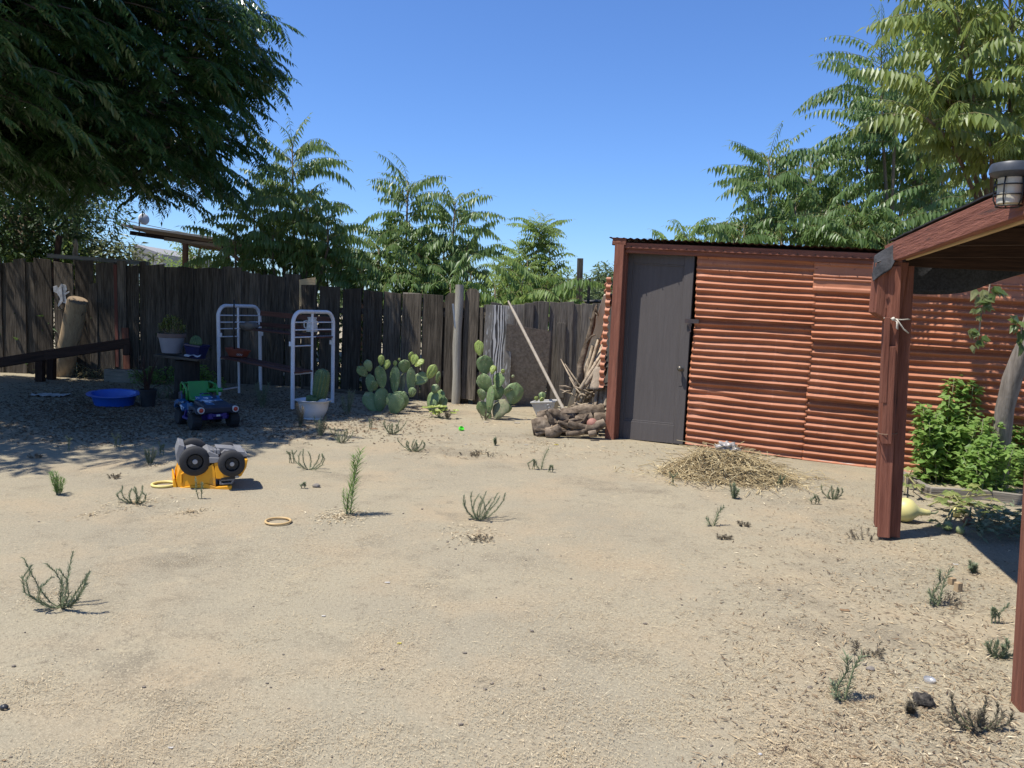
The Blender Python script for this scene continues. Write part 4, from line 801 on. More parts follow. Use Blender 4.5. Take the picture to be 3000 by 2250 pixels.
def wheel(c, r, w):
    RM = Matrix.Rotation(math.atan2(DV.y, DV.x)-math.pi/2, 3, 'Z') @ Matrix.Rotation(R_(90), 3, 'X'); wo = MB(); wo.lathe([(r*.52, -w*.36), (r*.60, -w*.5), (r*.84, -w*.5), (r*.97, -w*.36), (r, -w*.12), (r, w*.2), (r*.97, w*.4), (r*.85, w*.5), (r*.55, w*.5), (r*.52, w*.3)], c, 40, RM); o = wo.build('wheel', TYRE, truck, smooth=True, angle=38, origin=c)
    h = MB(); h.lathe([(r*.53, w*.28), (r*.47, w*.40), (r*.46, w*.22), (r*.25, w*.20), (r*.24, w*.34), (r*.02, w*.34)], c, 32, RM)
    for k in range(6):
        a = k*1.047; u = Vector((DV.y*math.cos(a), -DV.x*math.cos(a), math.sin(a))); h.beam(Vector(c)+u*r*.2-DV*w*.27, Vector(c)+u*r*.47-DV*w*.27, .012, .012, DV)
    h.build('rim', MAT['dark_metal'], o, smooth=True, angle=38)
    h = MB(); h.lathe([(r*.165, w*.30), (r*.165, w*.43), (r*.15, w*.45), (.001, w*.45)], c, 20, RM); h.build('hub', M('hub_grey', (.42, .41, .40), None, .45), o, smooth=True, angle=38)
wheel(tp(435, 1257, -.12), .110, .095); wheel(tp(826, 1282, -.12), .097, .09); wheel(tp(440, 1250, .21), .110, .095); wheel(tp(826, 1278, .21), .097, .09)
# ------------------------------------------------------------------ child's ride-on buggy
jc = G(605, 1246); th = R_(48); JX = Vector((math.cos(th), -math.sin(th), 0)); JY = Vector((math.sin(th), math.cos(th), 0)); JR = Matrix((JX, JY, (0, 0, 1))).transposed()
jeep = thing('ride_on_buggy', jc, 'dark blue and green ride-on toy buggy parked in the tree shade', 'toy car')
def J(x, y, z): return jc+JX*x+JY*y+Vector((0, 0, z))
NAVY = M('navy_plastic', (.010, .014, .030), (.016, .02, .038), .5, 6, spec=.4, c=(.05, .047, .045), cscale=7, clo=.58, chi=.72); PURP = M('purple_plastic', (.030, .016, .16), (.024, .013, .12), .45, 8); GRN = M('green_plastic', (.022, .20, .03), (.02, .165, .027), .4, 8, spec=.5)
def camo():
    return M('blue_white_camouflage', (.010, .016, .036), (.016, .085, .20), .45, 4.5, (1, 1, 1.6), lo=.47, hi=.50, c=(.55, .6, .66), cscale=7, clo=.57, chi=.59, detail=3)
CAMO = camo()
def jprism(mb, prof, y0, y1): mb.prism(prof, J(0, (y0+y1)/2, 0), JX, (0, 0, 1), JY*(y1-y0))
mb = MB(); jprism(mb, [(-.26, .10), (.24, .10), (.27, .14), (.24, .175), (-.26, .175)], -.15, .15); mb.build('chassis', PURP, jeep, bevel=.006)
mb = MB(); jprism(mb, [(-.10, .085), (.10, .085), (.13, .10), (-.10, .115)], -.23, .23); jprism(mb, [(-.10, .10), (-.06, .10), (.0, .19), (-.04, .19)], -.22, -.18); mb.build('side_step', PURP, jeep, bevel=.005)
mb = MB(); jprism(mb, [(.03, .17), (.30, .17), (.345, .19), (.35, .245), (.32, .268), (.16, .29), (.03, .30)], -.15, .15); jprism(mb, [(.09, .20), (.14, .255), (.30, .245), (.345, .20), (.345, .175), (.31, .19), (.22, .215), (.12, .19)], -.235, -.14); jprism(mb, [(.09, .20), (.14, .255), (.30, .245), (.345, .20), (.345, .175), (.31, .19), (.22, .215), (.12, .19)], .14, .235)
mb.build('hood', NAVY, jeep, bevel=.010)
mb = MB(); jprism(mb, [(.055, .302), (.165, .292), (.165, .297), (.055, .307)], -.12, .12); jprism(mb, [(.18, .289), (.30, .272), (.30, .277), (.18, .294)], -.10, -.02); mb.build('decal', CAMO, jeep)
mb = MB(); jprism(mb, [(.02, .27), (.06, .27), (.03, .335), (.01, .335)], -.13, .13); mb.tube([J(-.0, -.06, .33), J(-.035, -.06, .355), J(-.035, .06, .355), J(-.0, .06, .33)], .009, 8); mb.build('dashboard', CAMO, jeep, bevel=.004)
mb = MB(); jprism(mb, [(-.36, .19), (-.34, .245), (-.25, .28), (-.15, .26), (-.10, .20), (-.10, .16), (-.15, .21), (-.22, .225), (-.31, .205), (-.34, .17)], -.235, -.14); jprism(mb, [(-.36, .19), (-.34, .245), (-.25, .28), (-.15, .26), (-.10, .20), (-.10, .16), (-.15, .21), (-.22, .225), (-.31, .205), (-.34, .17)], .14, .235); jprism(mb, [(-.05, .12), (.10, .13), (.13, .25), (-.02, .265)], -.205, -.15)
mb.build('fender', CAMO, jeep, bevel=.006)
mb = MB(); jprism(mb, [(-.33, .17), (.04, .17), (.04, .24), (-.10, .25), (-.33, .25)], -.145, .145); jprism(mb, [(-.37, .25), (-.26, .25), (-.25, .37), (-.36, .36)], -.17, .17); mb.build('body', NAVY, jeep, bevel=.010)
mb = MB(); jprism(mb, [(-.375, .27), (-.27, .27), (-.27, .345), (-.365, .345)], -.178, -.169); mb.build('decal', CAMO, jeep)
mb = MB(); jprism(mb, [(-.22, .25), (-.18, .265), (-.02, .265), (-.005, .285), (-.03, .297), (-.17, .30), (-.205, .33), (-.255, .47), (-.285, .475), (-.29, .44), (-.25, .30)], -.115, .115); mb.build('seat', GRN, jeep, bevel=.012)
mb = MB(); jprism(mb, [(-.232, .375), (-.2265, .377), (-.241, .418), (-.2465, .416)], -.05, .06); mb.build('warning_label', M('label_white', (.5, .47, .44), (.3, .27, .25), .6, 60), jeep)
mb = MB()
for y in (-.155, .155): mb.tube([J(-.35, y, .30), J(-.36, y, .43), J(-.33, y, .455), J(-.20, y*1.1, .44), J(-.14, y*1.1, .40), J(-.12, y*1.1, .28)], .012, 8); mb.tube([J(-.21, y*1.1, .44), J(-.26, y*1.05, .33)], .009, 8)
mb.tube([J(-.345, -.155, .445), J(-.345, .155, .445)], .013, 8); mb.tube([J(-.36, -.155, .38), J(-.36, .155, .38)], .010, 8); mb.build('roll_bar', GRN, jeep, smooth=True)
mb = MB(); a, b = D(610, 1143, jc.y+.22), D(652, 1142, jc.y+.25); mb.tube([a, b], [.022, .026], 12); mb.build('toy_cannon', GRN, jeep, smooth=True, angle=40); mb = MB(); mb.tube([b, D(696, 1135, jc.y+.32)], .011, 10); mb.build('cannon_barrel', GRP, jeep, smooth=True, angle=40)
RW = JR @ Matrix.Rotation(R_(90), 3, 'X')
for x, y, r, w_ in ((-.23, -.20, .093, .085), (.22, -.205, .093, .10), (-.23, .20, .093, .085), (.22, .205, .093, .10)):
    c = J(x, y, r-.002); mb = MB(); mb.lathe([(r*.5, -w_*.5), (r*.86, -w_*.5), (r*.98, -w_*.3), (r, 0), (r*.98, w_*.3), (r*.86, w_*.5), (r*.5, w_*.5)], c, 28, RW)
    for k in range(14):
        a = k*.449; u = JR @ Vector((math.cos(a), 0, math.sin(a))); mb.beam(c+u*(r+.001)-JY*w_*.4, c+u*(r+.001)+JY*w_*.4, .014, .010, u)
    o = mb.build('wheel', MAT['black'], jeep, smooth=True, angle=35, origin=c)
    s = -1 if y < 0 else 1; mb = MB(); mb.lathe([(r*.52, -w_*.40), (r*.52, w_*.40), (r*.40, w_*.38), (r*.2, w_*.46), (.001, w_*.46)], c, 20, RW if s < 0 else JR @ Matrix.Rotation(R_(-90), 3, 'X')); mb.build('rim', GRN, o, smooth=True, angle=40)
RX_ = JR @ Matrix.Rotation(R_(90), 3, 'Y')
for y in (-.185, .185):
    c = J(.345, y, .222); mb = MB(); mb.lathe([(.034, -.02), (.034, .012), (.027, .014), (.026, .008)], c, 24, RX_); o = mb.build('headlight', M('headlight_ring', (.6, .58, .55), None, .4), jeep, smooth=True, angle=40)
    mb = MB(); mb.lathe([(.026, .006), (.018, .014), (.001, .017)], c, 20, RX_); mb.build('lens', M('red_lens', (.50, .05, .02), (.40, .04, .02), .3, 9), o, smooth=True)
mb = MB(); jprism(mb, [(.27, .12), (.33, .12), (.33, .185), (.27, .185)], -.10, -.05); jprism(mb, [(.27, .12), (.33, .12), (.33, .185), (.27, .185)], .05, .10); jprism(mb, [(.28, .145), (.34, .145), (.34, .175), (.28, .175)], -.06, .06); mb.build('bumper', PURP, jeep, bevel=.005)
mb = MB(); jprism(mb, [(.341, .15), (.346, .15), (.346, .17), (.341, .17)], -.02, .02); mb.build('badge', M('label_white2', (.5, .5, .5), None, .5), jeep)
# ------------------------------------------------------------------ small odds and ends
def pebble(name, px, py, r, label, cat, mat, amp=.3, flat=.7, dz=0):
    q = G(px, py); t = thing(name, q, label, cat); mb = MB(); k = S(q.y)*r; mb.ball(q+Vector((0, 0, k*flat*.7+dz)), (k*1.3, k, k*flat), 9, amp, 2.5, seed=px); mb.build(name, mat, t, smooth=True); return t
STN = M('grey_stone', (.15, .13, .11), (.24, .21, .18), .9, 30); DCL = M('dark_clod', (.028, .025, .022), (.085, .074, .06), 1, 45, bump=1., bscale=70, lo=.45, hi=.6)
pebble('stone', 927, 1428, 9, 'small grey stone between the upturned truck and the tall weed', 'stone', STN); pebble('stone', 890, 1424, 5, 'tiny dark stone just left of the small grey stone', 'stone', STN)
pebble('clod', 2703, 2062, 24, 'round black dried clump near the lower right corner', 'clod', DCL, .55, .95)
pebble('clod', 12, 2078, 10, 'small black lump at the left edge of the foreground', 'clod', M('black_lump', (.02, .02, .022), (.03, .03, .03), .4, 20), .1, 1)
pebble('stone', 2227, 2212, 5, 'tiny white round pebble in the right foreground', 'stone', M('white_pebble', (.5, .49, .48), None, .6)); pebble('clod', 2550, 1962, 10, 'grey lump of earth right of the lone upright weed', 'clod', STN)
q = G(2723, 1995); t = thing('jar_lid', q, 'small metal jar lid lying face up near the black clump', 'lid'); mb = MB(); mb.lathe([(.001, .003), (.019, .003), (.021, .010), (.023, .010), (.023, .0), (.001, .0)], q+Vector((0, 0, .003)), 28, Matrix.Rotation(R_(8), 3, 'X')); mb.build('lid', M('lid_metal', (.6, .6, .6), (.5, .48, .44), .35, 20, metal=.6), t, smooth=True, angle=40)
q = G(1350, 1261); t = thing('bottle_top', q, 'bright green plastic bottle top on the ground before the prickly pears', 'bottle top'); mb = MB(); mb.lathe([(.03, 0), (.034, .004), (.03, .028), (.026, .03), (.024, .02), (.001, .018)], q+Vector((0, 0, .012)), 20, Matrix.Rotation(R_(35), 3, 'Y') @ Matrix.Rotation(R_(30), 3, 'X')); mb.build('bottle_top', M('lime_plastic', (.08, .62, .03), None, .4), t, smooth=True, angle=50)
def scrap(px, py, w_, label, mat, name='scrap', cat='litter', d=.5):
    q = G(px, py); k = S(q.y)*w_*.7; t = thing(name, q, label, cat); mb = MB(); sd_ = px
    mb.grid(lambda u, v: q+Vector(((u-.5)*k*(1+.4*noise.noise(Vector((v*3, sd_, 0)))), (v-.5)*k*d*(1+.4*noise.noise(Vector((u*3, sd_, 4)))), .004+k*.16*abs(noise.noise(Vector((u*3, v*3, sd_)))))), 10, 8); o = mb.build(name, mat, t, smooth=True); o.modifiers.new('t', 'SOLIDIFY').thickness = .002
WH2 = M('plaster', (.34, .31, .27), (.25, .22, .18), .9, 40)
WH = M('white_scrap', (.46, .44, .40), (.36, .33, .29), .8, 20); YS = M('yellow_leaf_scrap', (.5, .42, .06), (.42, .33, .06), .8, 20); BR = M('brown_scrap', (.17, .1, .05), (.25, .16, .09), .9, 20)
for a in ((1542, 1303, 14, 'white scrap on bare soil left of the door', WH), (1365, 1303, 12, 'pale scrap in front of the middle cactus', WH), (818, 1237, 12, 'white scrap in the shade before the enamel pot', WH), (2800, 1657, 20, 'white shell-like scrap beside the patio shadow', WH), (1630, 1303, 18, 'yellow green leaf scrap in front of the log pile', YS), (1170, 1888, 18, 'yellow leaf scrap in the centre foreground', YS),
          (948, 1806, 16, 'white fleck of paper on the bare ground left of centre', WH), (1135, 1708, 22, 'pale dried smear of paper in the yard centre', WH), (500, 2188, 22, 'white paper shred in the left foreground', WH), (2615, 2010, 0, '', None), (2686, 2014, 14, 'pale round scrap left of the jar lid', WH), (1515, 1240, 24, 'white plaster chip in front of the right cactus', WH2), (1425, 1238, 18, 'grey white plaster chip at the foot of the right cactus', WH2), (2500, 2220, 34, 'curled pale bark shred in the right foreground', BR), (2475, 1790, 40, 'brown bark sliver in the yard left of the patio', BR), (12, 2228, 16, 'orange brown leaf scrap at the lower left edge', BR), (1095, 1256, 30, 'curled brown leaf standing before the left cactus', BR), (2790, 2178, 26, 'orange leaf scrap at the lower right', BR)):
    if a[4]: scrap(*a)
for i, (px, py, h, lab) in enumerate(((2788, 1712, 20, 'short wooden stake stub, the shorter of two by the patio shadow'), (2806, 1732, 27, 'short wooden stake stub, the taller of two by the patio shadow'))):
    q = G(px, py); k = S(q.y); t = thing('stake_stub', q, lab, 'stake'); board('stake', MAT['log'], t, q-Vector((0, 0, .02)), q+Vector((0, 0, k*h)), .034, .03, (.3, -1, 0))
# ------------------------------------------------------------------ prickly pears
PAD = M('cactus_pad', (.125, .185, .070), (.195, .265, .112), .5, 5, (1, 1, 1), .3, 14, rnd=True, c=(.30, .34, .21), cscale=4.5, clo=.55, chi=.75, spec=.35)
def spots(m, col):
    nt = m.node_tree; p = next(n for n in nt.nodes if n.type == 'BSDF_PRINCIPLED'); src = p.inputs['Base Color'].links[0].from_socket
    v = N(nt, 'ShaderNodeTexVoronoi', {'Vector': coords(nt, (1, 1, 1), True), 'Scale': 26.}); f = N(nt, 'ShaderNodeMath', {0: v.outputs['Distance'], 1: .15}, operation='LESS_THAN')
    s = N(nt, 'ShaderNodeTexNoise', {'Vector': coords(nt, (1, 1, 1), True), 'Scale': 11., 'Detail': 5, 'Roughness': .75}); c_ = mixc(nt, ramp(nt, s.outputs[0], .62, .70), src, (.20, .165, .10)); nt.links.new(mixc(nt, f.outputs[0], c_, col), p.inputs['Base Color'])
spots(PAD, (.36, .34, .22)); PADY = M('young_cactus_pad', (.20, .27, .06), (.28, .34, .09), .5, 9, spec=.35, bump=.3); PADO = M('woody_cactus_pad', (.20, .19, .11), (.13, .16, .08), .8, 7, bump=.5, c=(.28, .23, .15), cscale=5)
z6 = lambda x, y: (1000+x*.28930, 780+y*.28930)
def pad(parent, a, b, wpx, Y, yaw, mat, dy=0):
    A, B = D(*z6(*a), Y), D(*z6(*b), Y+dy); A.z = max(A.z, .0); up = B-A; L = up.length; up.normalize(); nrm = Vector((math.sin(yaw), -math.cos(yaw), 0)); nrm = (nrm-up*nrm.dot(up)).normalized(); sx = up.cross(nrm)
    W = wpx*.2893*S(Y)/max(.45, abs(math.cos(yaw))); W = min(W*1.24, L*.95); T = .019; V = []; nu, nv = 20, 12; sd_ = random.random()*50
    for side in (1, -1):
        for i in range(nv+1):
            t = .015+.985*(1-math.cos(math.pi*i/nv))/2; wv = math.sqrt(max(0, 1-abs(2*t-1)**2.3))*(.60+.47*t**.8)+(.10 if i == 0 else 0)
            for j in range(nu+1):
                s = j/nu*2-1; e = math.sqrt(max(0, 1-s*s)); h = T*side*(e*(.6+.4*math.sin(math.pi*t))*min(1, (t+.15)*2.5)*min(1, (1.03-t)*6))
                bend = .10*L*(t*t)*math.sin(sd_)+.05*W*s*s*math.cos(sd_*3)
                V.append(tuple(A+up*(L*t*(1-.06*s*s))+sx*(W/2*s*wv*(1+.06*noise.noise(Vector((t*4, side*0+s*2, sd_)))))+nrm*(h+bend+.006*noise.noise(Vector((t*5, s*3, sd_+9))))))
    mb = MB(); m = (nv+1)*(nu+1); f = []
    for k in (0, 1):
        for i in range(nv):
            for j in range(nu): q = [k*m+i*(nu+1)+j, k*m+i*(nu+1)+j+1, k*m+(i+1)*(nu+1)+j+1, k*m+(i+1)*(nu+1)+j]; f.append(q if k == 0 else q[::-1])
    mb.add(V, f); P = []; Dd = []
    for _ in range(34):
        t = random.uniform(.12, .96); s = random.uniform(-.85, .85); i, j = int(t*nv), int((s+1)/2*nu); v = Vector(V[i*(nu+1)+j])
        for k in range(3): P.append(tuple(v)); Dd.append(tuple(nrm+Vector((random.gauss(0, .6), random.gauss(0, .6), random.gauss(0, .6)))))
    mb.m = 1; mb.leaves(P, Dd, rng.normal(0, 1, (len(P), 3)), .012, .0025, .5, 0, 0); mb.build('pad', [mat, SPINE], parent, smooth=True, origin=A)
def pricklypear(label, g, pads):
    c = G(*g); t = thing('prickly_pear', c, label, 'cactus', 'prickly pears along the fence')
    for p in pads:
        a, b, w_ = p[:3]; kind = p[3] if len(p) > 3 else 'n'; d0 = p[4] if len(p) > 4 else random.uniform(-.10, .10); yaw = random.uniform(-.6, .6)+(-.25)
        pad(t, a, b, w_, c.y+.06+d0, yaw, {'n': PAD, 'y': PADY, 'o': PADO}[kind], random.uniform(-.06, .06))
pricklypear('broad prickly pear with many pads left of the round post', (1150, 1208), [((350, 1490), (245, 1275), 130), ((380, 1500), (425, 1220), 130, 'n', -.05), ((300, 1280), (290, 1085), 95), ((262, 1112), (160, 1015), 80), ((290, 1065), (255, 945), 75), ((420, 1235), (398, 1000), 120, 'n', -.08), ((402, 1005), (408, 893), 58, 'y'), ((438, 1045), (485, 948), 62, 'y'), ((500, 1500), (650, 1270), 170, 'n', -.12), ((465, 1405), (532, 1290), 110, 'n', -.15), ((540, 1285), (540, 1000), 95), ((545, 1010), (545, 955), 40, 'y'), ((610, 1290), (620, 1075), 60, 'o'), ((700, 1325), (732, 1225), 75), ((705, 1290), (702, 1015), 80), ((718, 1185), (880, 1095), 110), ((880, 1135), (955, 995), 90, 'y', -.1), ((640, 1080), (640, 945), 120), ((700, 965), (715, 865), 50, 'y'), ((725, 995), (762, 890), 75, 'y'), ((745, 1015), (840, 945), 50, 'y'), ((520, 1500), (585, 1290), 150, 'n', -.2), ((590, 960), (585, 930), 30, 'y'), ((340, 1260), (330, 1150), 70)])
pricklypear('smallest prickly pear, in front of the round post', (1272, 1206), [((905, 1480), (945, 1255), 115), ((930, 1285), (968, 1195), 90), ((968, 1190), (992, 1065), 45), ((980, 1410), (1012, 1245), 85), ((1000, 1460), (1045, 1315), 90), ((930, 1470), (935, 1345), 70, 'n', -.15), ((1050, 1460), (1062, 1420), 40)])
pricklypear('tallest prickly pear with a woody trunk in front of the painted board', (1455, 1228), [((1555, 1545), (1650, 1340), 140, 'o', -.12), ((1485, 1530), (1395, 1365), 115), ((1500, 1490), (1512, 1205), 75, 'n', -.1), ((1480, 1275), (1425, 1085), 165), ((1455, 1095), (1450, 895), 190), ((1400, 905), (1392, 748), 88, 'y'), ((1560, 1360), (1590, 1190), 150), ((1580, 1235), (1622, 1075), 200), ((1665, 1490), (1700, 1385), 140), ((1725, 1400), (1782, 1175), 165, 'n', -.08), ((1680, 1320), (1702, 1215), 85), ((1425, 1360), (1420, 1235), 115), ((1632, 1085), (1640, 1040), 45, 'y'), ((1525, 1095), (1540, 995), 55, 'y'), ((1560, 1060), (1555, 1010), 30, 'y'), ((1510, 1540), (1460, 1470), 90), ((1440, 1240), (1405, 1120), 110, 'n', .1), ((1730, 1130), (1745, 1100), 30)])
for (a, b, w_, k, Y_) in ((((1990, 1360), (1962, 1318), 60, 'y', 9.35)), ((2040, 1360), (2035, 1270), 40, 'n', 9.4), ((2010, 1365), (2050, 1330), 60, 'y', 9.3)):
    t = thing('cactus_pad', D(*z6(*a), Y_), {1990: 'lime green cut cactus pad at the left in the grey tub', 2040: 'pale upright cut cactus pad in the grey tub', 2010: 'cut cactus pad lying at the right in the grey tub'}[a[0]], 'cactus pad', 'cut pads in the tub'); pad(t, a, b, w_*2, Y_, .2, {'y': PADY, 'n': PAD}[k])
# ------------------------------------------------------------------ weeds
WEED = LEAF('weed_leaf', (.10, .13, .07), (.17, .205, .12), (.28, .31, .20), .15, .6, .2); WEEDG = LEAF('fresh_weed_leaf', (.075, .16, .03), (.12, .22, .05), (.22, .32, .09), .2, .5, .25); WEEDD = LEAF('dull_weed_leaf', (.10, .085, .058), (.165, .14, .098), (.25, .215, .155), .1, .8, .1); WST = M('weed_stem', (.12, .15, .07), (.17, .17, .095), .8, 20)
def stem(ms, ml, P, L, W, k, r=.0035, t0=.05, ang=.75, jit=.2, tint=.5):
    """a stem through points P clothed with k narrow leaves"""
    P = [Vector(p) for p in P]; ms.tube(P, [r*(1-.6*i/(len(P)-1)) for i in range(len(P))], 5); n = len(P)-1; A = []; Dd = []; Nn = []; LL = []
    for j in range(k):
        q = t0+(1-t0)*j/k; f = q*n; i = min(int(f), n-1); f -= i; o = P[i]*(1-f)+P[i+1]*f; ax = (P[i+1]-P[i]).normalized(); b = j*2.4+random.gauss(0, .3)
        e1 = ax.orthogonal().normalized(); e2 = ax.cross(e1); s = e1*math.cos(b)+e2*math.sin(b); d = (ax*ang+s*(1-ang*.45)+Vector((0, 0, .1)))
        A.append(tuple(o)); Dd.append(tuple(d+Vector((random.gauss(0, jit*.4), random.gauss(0, jit*.4), random.gauss(0, jit*.4))))); Nn.append(tuple(ax-s*.6)); LL.append(L*random.uniform(.7, 1.15)*(1.0 if q < .8 else .8))
    ml.leaves(A, Dd, Nn, np.array(LL), W, np.clip(rng.normal(tint, .22, k), 0, 1), .2, .06)
def weed(px, py, h, kind, label, mat=None, spread=1., name='weed'):
    q = G(px, py); k = S(q.y); H = h*k; t = thing(name, q, label, 'weed', 'weeds in the yard'); ms, ml = MB(), MB(); q = q-Vector((0, 0, .005))
    if kind == 'tall':
        for i in range(2 if h > 90 else 1): 
            b = q+Vector((-.03*i-.01, .02*i, 0)); hh = H*(1-.10*i); stem(ms, ml, [b, b+Vector((.012, 0, hh*.35)), b+Vector((.03+.02*i, .01, hh*.7)), b+Vector((.06-.02*i, .01, hh))], .085 if h > 150 else .05, .0065, 120 if h > 150 else 60, .005, .02, .6)
        stem(ms, ml, [q+Vector((-.02, 0, 0)), q+Vector((-.05, -.02, H*.22)), q+Vector((-.06, 0, H*.4))], .04, .006, 30)
    elif kind == 'fan':                                             # several wiry stems curving up from one foot
        n = random.randint(7, 11)
        for i in range(n):
            a = (i/(n-1)-.5)*2; sp = a*spread*H*.62*random.uniform(.75, 1.15); dy = random.uniform(-.35, .35)*H*spread; hh = H*random.uniform(.6, 1.0)
            kk = random.uniform(-.12, .12)*H; P = [q, q+Vector((sp*.45, dy*.5, hh*.14)), q+Vector((sp*.85, dy*.9, hh*.42)), q+Vector((sp*1.05+kk, dy, hh*.75)), q+Vector((sp*1.02+kk*2, dy+kk, hh))]; stem(ms, ml, P, .030*max(1, H*2.4), .0052*max(1, H*1.8), int(34+150*H), .0030*max(1, H*2.6), .15, .85)
    elif kind == 'spray':                                           # short bushy upright
        n = 7
        for i in range(n):
            a = random.random()*6.28; r = random.uniform(.05, .35)*H*spread; hh = H*random.uniform(.55, 1.); P = [q+Vector((math.cos(a)*r*.2, math.sin(a)*r*.2, 0)), q+Vector((math.cos(a)*r*.6, math.sin(a)*r*.6, hh*.5)), q+Vector((math.cos(a)*r, math.sin(a)*r, hh))]; stem(ms, ml, P, .055*max(.6, H*4), .006, 44, .003, .1, .7)
    elif kind == 'twig':
        for i in range(random.randint(2, 3)):
            P = [q+Vector((.02*i, 0, 0)), q+Vector((.02*i+random.uniform(-.02, .02), 0, H*.5)), q+Vector((.025*i+random.uniform(-.03, .03), 0, H*random.uniform(.6, 1)))]; stem(ms, ml, P, .032, .008, 26, .0035, .2, .8)
    else:                                                           # low dull mat
        for i in range(14):
            a = random.random()*6.28; r = math.sqrt(random.random())*h*k*spread; b = q+Vector((math.cos(a)*r, math.sin(a)*r*.8, 0)); b.z = gz(b.x, b.y); hh = H*random.uniform(.25, .6)
            stem(ms, ml, [b, b+Vector((math.cos(a)*hh*.5, math.sin(a)*hh*.4, hh*.6)), b+Vector((math.cos(a)*hh*.9, math.sin(a)*hh*.6, hh))], .020, .005, 16, .002, .05, .6, tint=.4)
    if kind == 'mat':
        ml.m = 1; ml.add(np.concatenate(ms.v), [tuple(int(x) for x in f) for g_ in ms.f for f in g_]); ml.build('foliage', [mat or WEED, MAT['stick']], t)
    else: ms.build('stem', WST, t); ml.build('leaves', mat or WEED, t)
for w_ in [(1030, 1512, 200, 'tall', 'tall feathery green weed standing alone in mid yard', WEEDG), (180, 1778, 168, 'fan', 'large wiry candelabra shaped weed at the left foreground'), (1405, 1524, 90, 'fan', 'grey green fanning weed right of the tall feathery one'),
          (172, 1450, 80, 'spray', 'small bushy fresh green weed at the left edge of the sun', WEEDG), (395, 1476, 62, 'fan', 'twin stemmed wiry weed before the pale yellow ring', None, 1.4), (582, 1462, 66, 'twig', 'flowering weed stalk in front of the upturned truck'), (905, 1376, 62, 'fan', 'curving wiry weed right of the upturned truck', None, 1.3), (848, 1356, 52, 'twig', 'thin brownish weed left of the curving wiry weed'),
          (1212, 1322, 38, 'fan', 'small spreading weed in front of the left prickly pear', None, 1.5), (1588, 1375, 64, 'tall', 'upright weed between the wood pile and the straw pile'), (1605, 1382, 26, 'twig', 'stubby weed close beside the upright weed right of centre'), (1552, 1374, 36, 'twig', 'thin single weed left of the upright weed right of centre'), (1425, 1334, 20, 'mat', 'flat dark weed patch in front of the round post', WEEDD, 1.8), (1372, 1336, 18, 'mat', 'flat brown weed patch left of the flat dark one', WEEDD, 1.6),
          (1452, 1305, 26, 'spray', 'tiny weed tuft behind the flat weed patches', WEED), (2095, 1540, 60, 'tall', 'thin upright weed in the open yard left of the patio'), (1968, 1420, 48, 'twig', 'wispy forked weed at the left end of the straw pile'), (2150, 1460, 52, 'spray', 'small upright weed in front of the straw pile'), (2278, 1426, 40, 'twig', 'small weed poking out at the right of the straw pile'), (2440, 1462, 44, 'fan', 'wispy weed between the straw pile and the patio post'), (2380, 1478, 30, 'twig', 'curled thin weed left of the wispy weed by the patio post'),
          (2120, 1580, 18, 'mat', 'low weed sprout below the thin upright weed', WEEDD, .9), (2180, 1540, 16, 'mat', 'dry brown weed sprout right of the thin upright weed', WEEDD, 1.2), (2480, 2052, 150, 'tall', 'dusty upright weed in the right foreground', WEED), (2545, 1915, 40, 'mat', 'dark creeping weed behind the dusty upright weed', WEEDD, 1.2), (2870, 2135, 95, 'fan', 'large dull scrubby weed in the lower right corner', WEEDD, 1.5), (2835, 2130, 60, 'mat', 'low scrubby growth at the foot of the large dull weed', WEEDD, 1.1), (2752, 1775, 120, 'tall', 'slim weed beside the two stake stubs'), (2780, 1770, 50, 'mat', 'dry weed tuft at the foot of the stake stubs', WEEDD, .8),
          (2905, 1825, 70, 'twig', 'scraggly grey weed near the second red post'), (2925, 1925, 60, 'fan', 'wiry sparse weed below the scraggly grey one'), (2668, 2090, 42, 'spray', 'brownish weed tuft left of the black clump', WEEDD), (2855, 1680, 36, 'spray', 'pale blue green weed at the edge of the patio shadow', WEED, 2.0), (1405, 1582, 26, 'mat', 'dry brown stubble below the fanning weed', WEEDD, 1.2),
          (2540, 1578, 44, 'mat', 'grey dry weeds round the foot of the patio post', WEEDD, 1.3), (198, 1320, 60, 'twig', 'bare stalk at the sunlit edge of the tree shade on the left'), (335, 1310, 44, 'twig', 'small stalk in the tree shade left of the truck'), (438, 1362, 54, 'spray', 'spiky weed just left of the upturned truck'), (466, 1335, 44, 'twig', 'little white tipped stalk behind the spiky weed'), (938, 1276, 60, 'spray', 'weed standing at the foot of the enamel pot'), (1000, 1298, 46, 'fan', 'wiry weed at the shade edge right of the enamel pot'),
          (770, 1195, 90, 'spray', 'grey weed in the shade under the plant shelf'), (880, 1250, 70, 'spray', 'dark weed in front of the enamel pot', WEEDD), (1018, 1215, 80, 'spray', 'shaded weed right of the enamel pot'), (1080, 1260, 40, 'twig', 'small stalks before the left prickly pear'), (1150, 1272, 44, 'fan', 'small wiry weed below the left prickly pear'), (1420, 1230, 34, 'spray', 'dry grass tuft at the foot of the tallest prickly pear', WEEDD, 2.5), (1310, 1228, 30, 'spray', 'dry weed clump below the smallest prickly pear', WEEDD, 2.5),
          (100, 1342, 18, 'mat', 'tiny dark weed at the left border of the shade', WEEDD), (120, 1448, 0, '', ''), (336, 1402, 18, 'mat', 'little grey weed left of the pale yellow ring', WEEDD), (885, 1432, 22, 'twig', 'tiny weed beside the grey stone'), (555, 1275, 20, 'mat', 'dark creeping weed in the shade before the buggy', WEEDD, 1.8), (760, 1285, 22, 'mat', 'dark creeping weed in the shade right of the buggy', WEEDD, 2.)]:
    if w_[3]: weed(*w_)
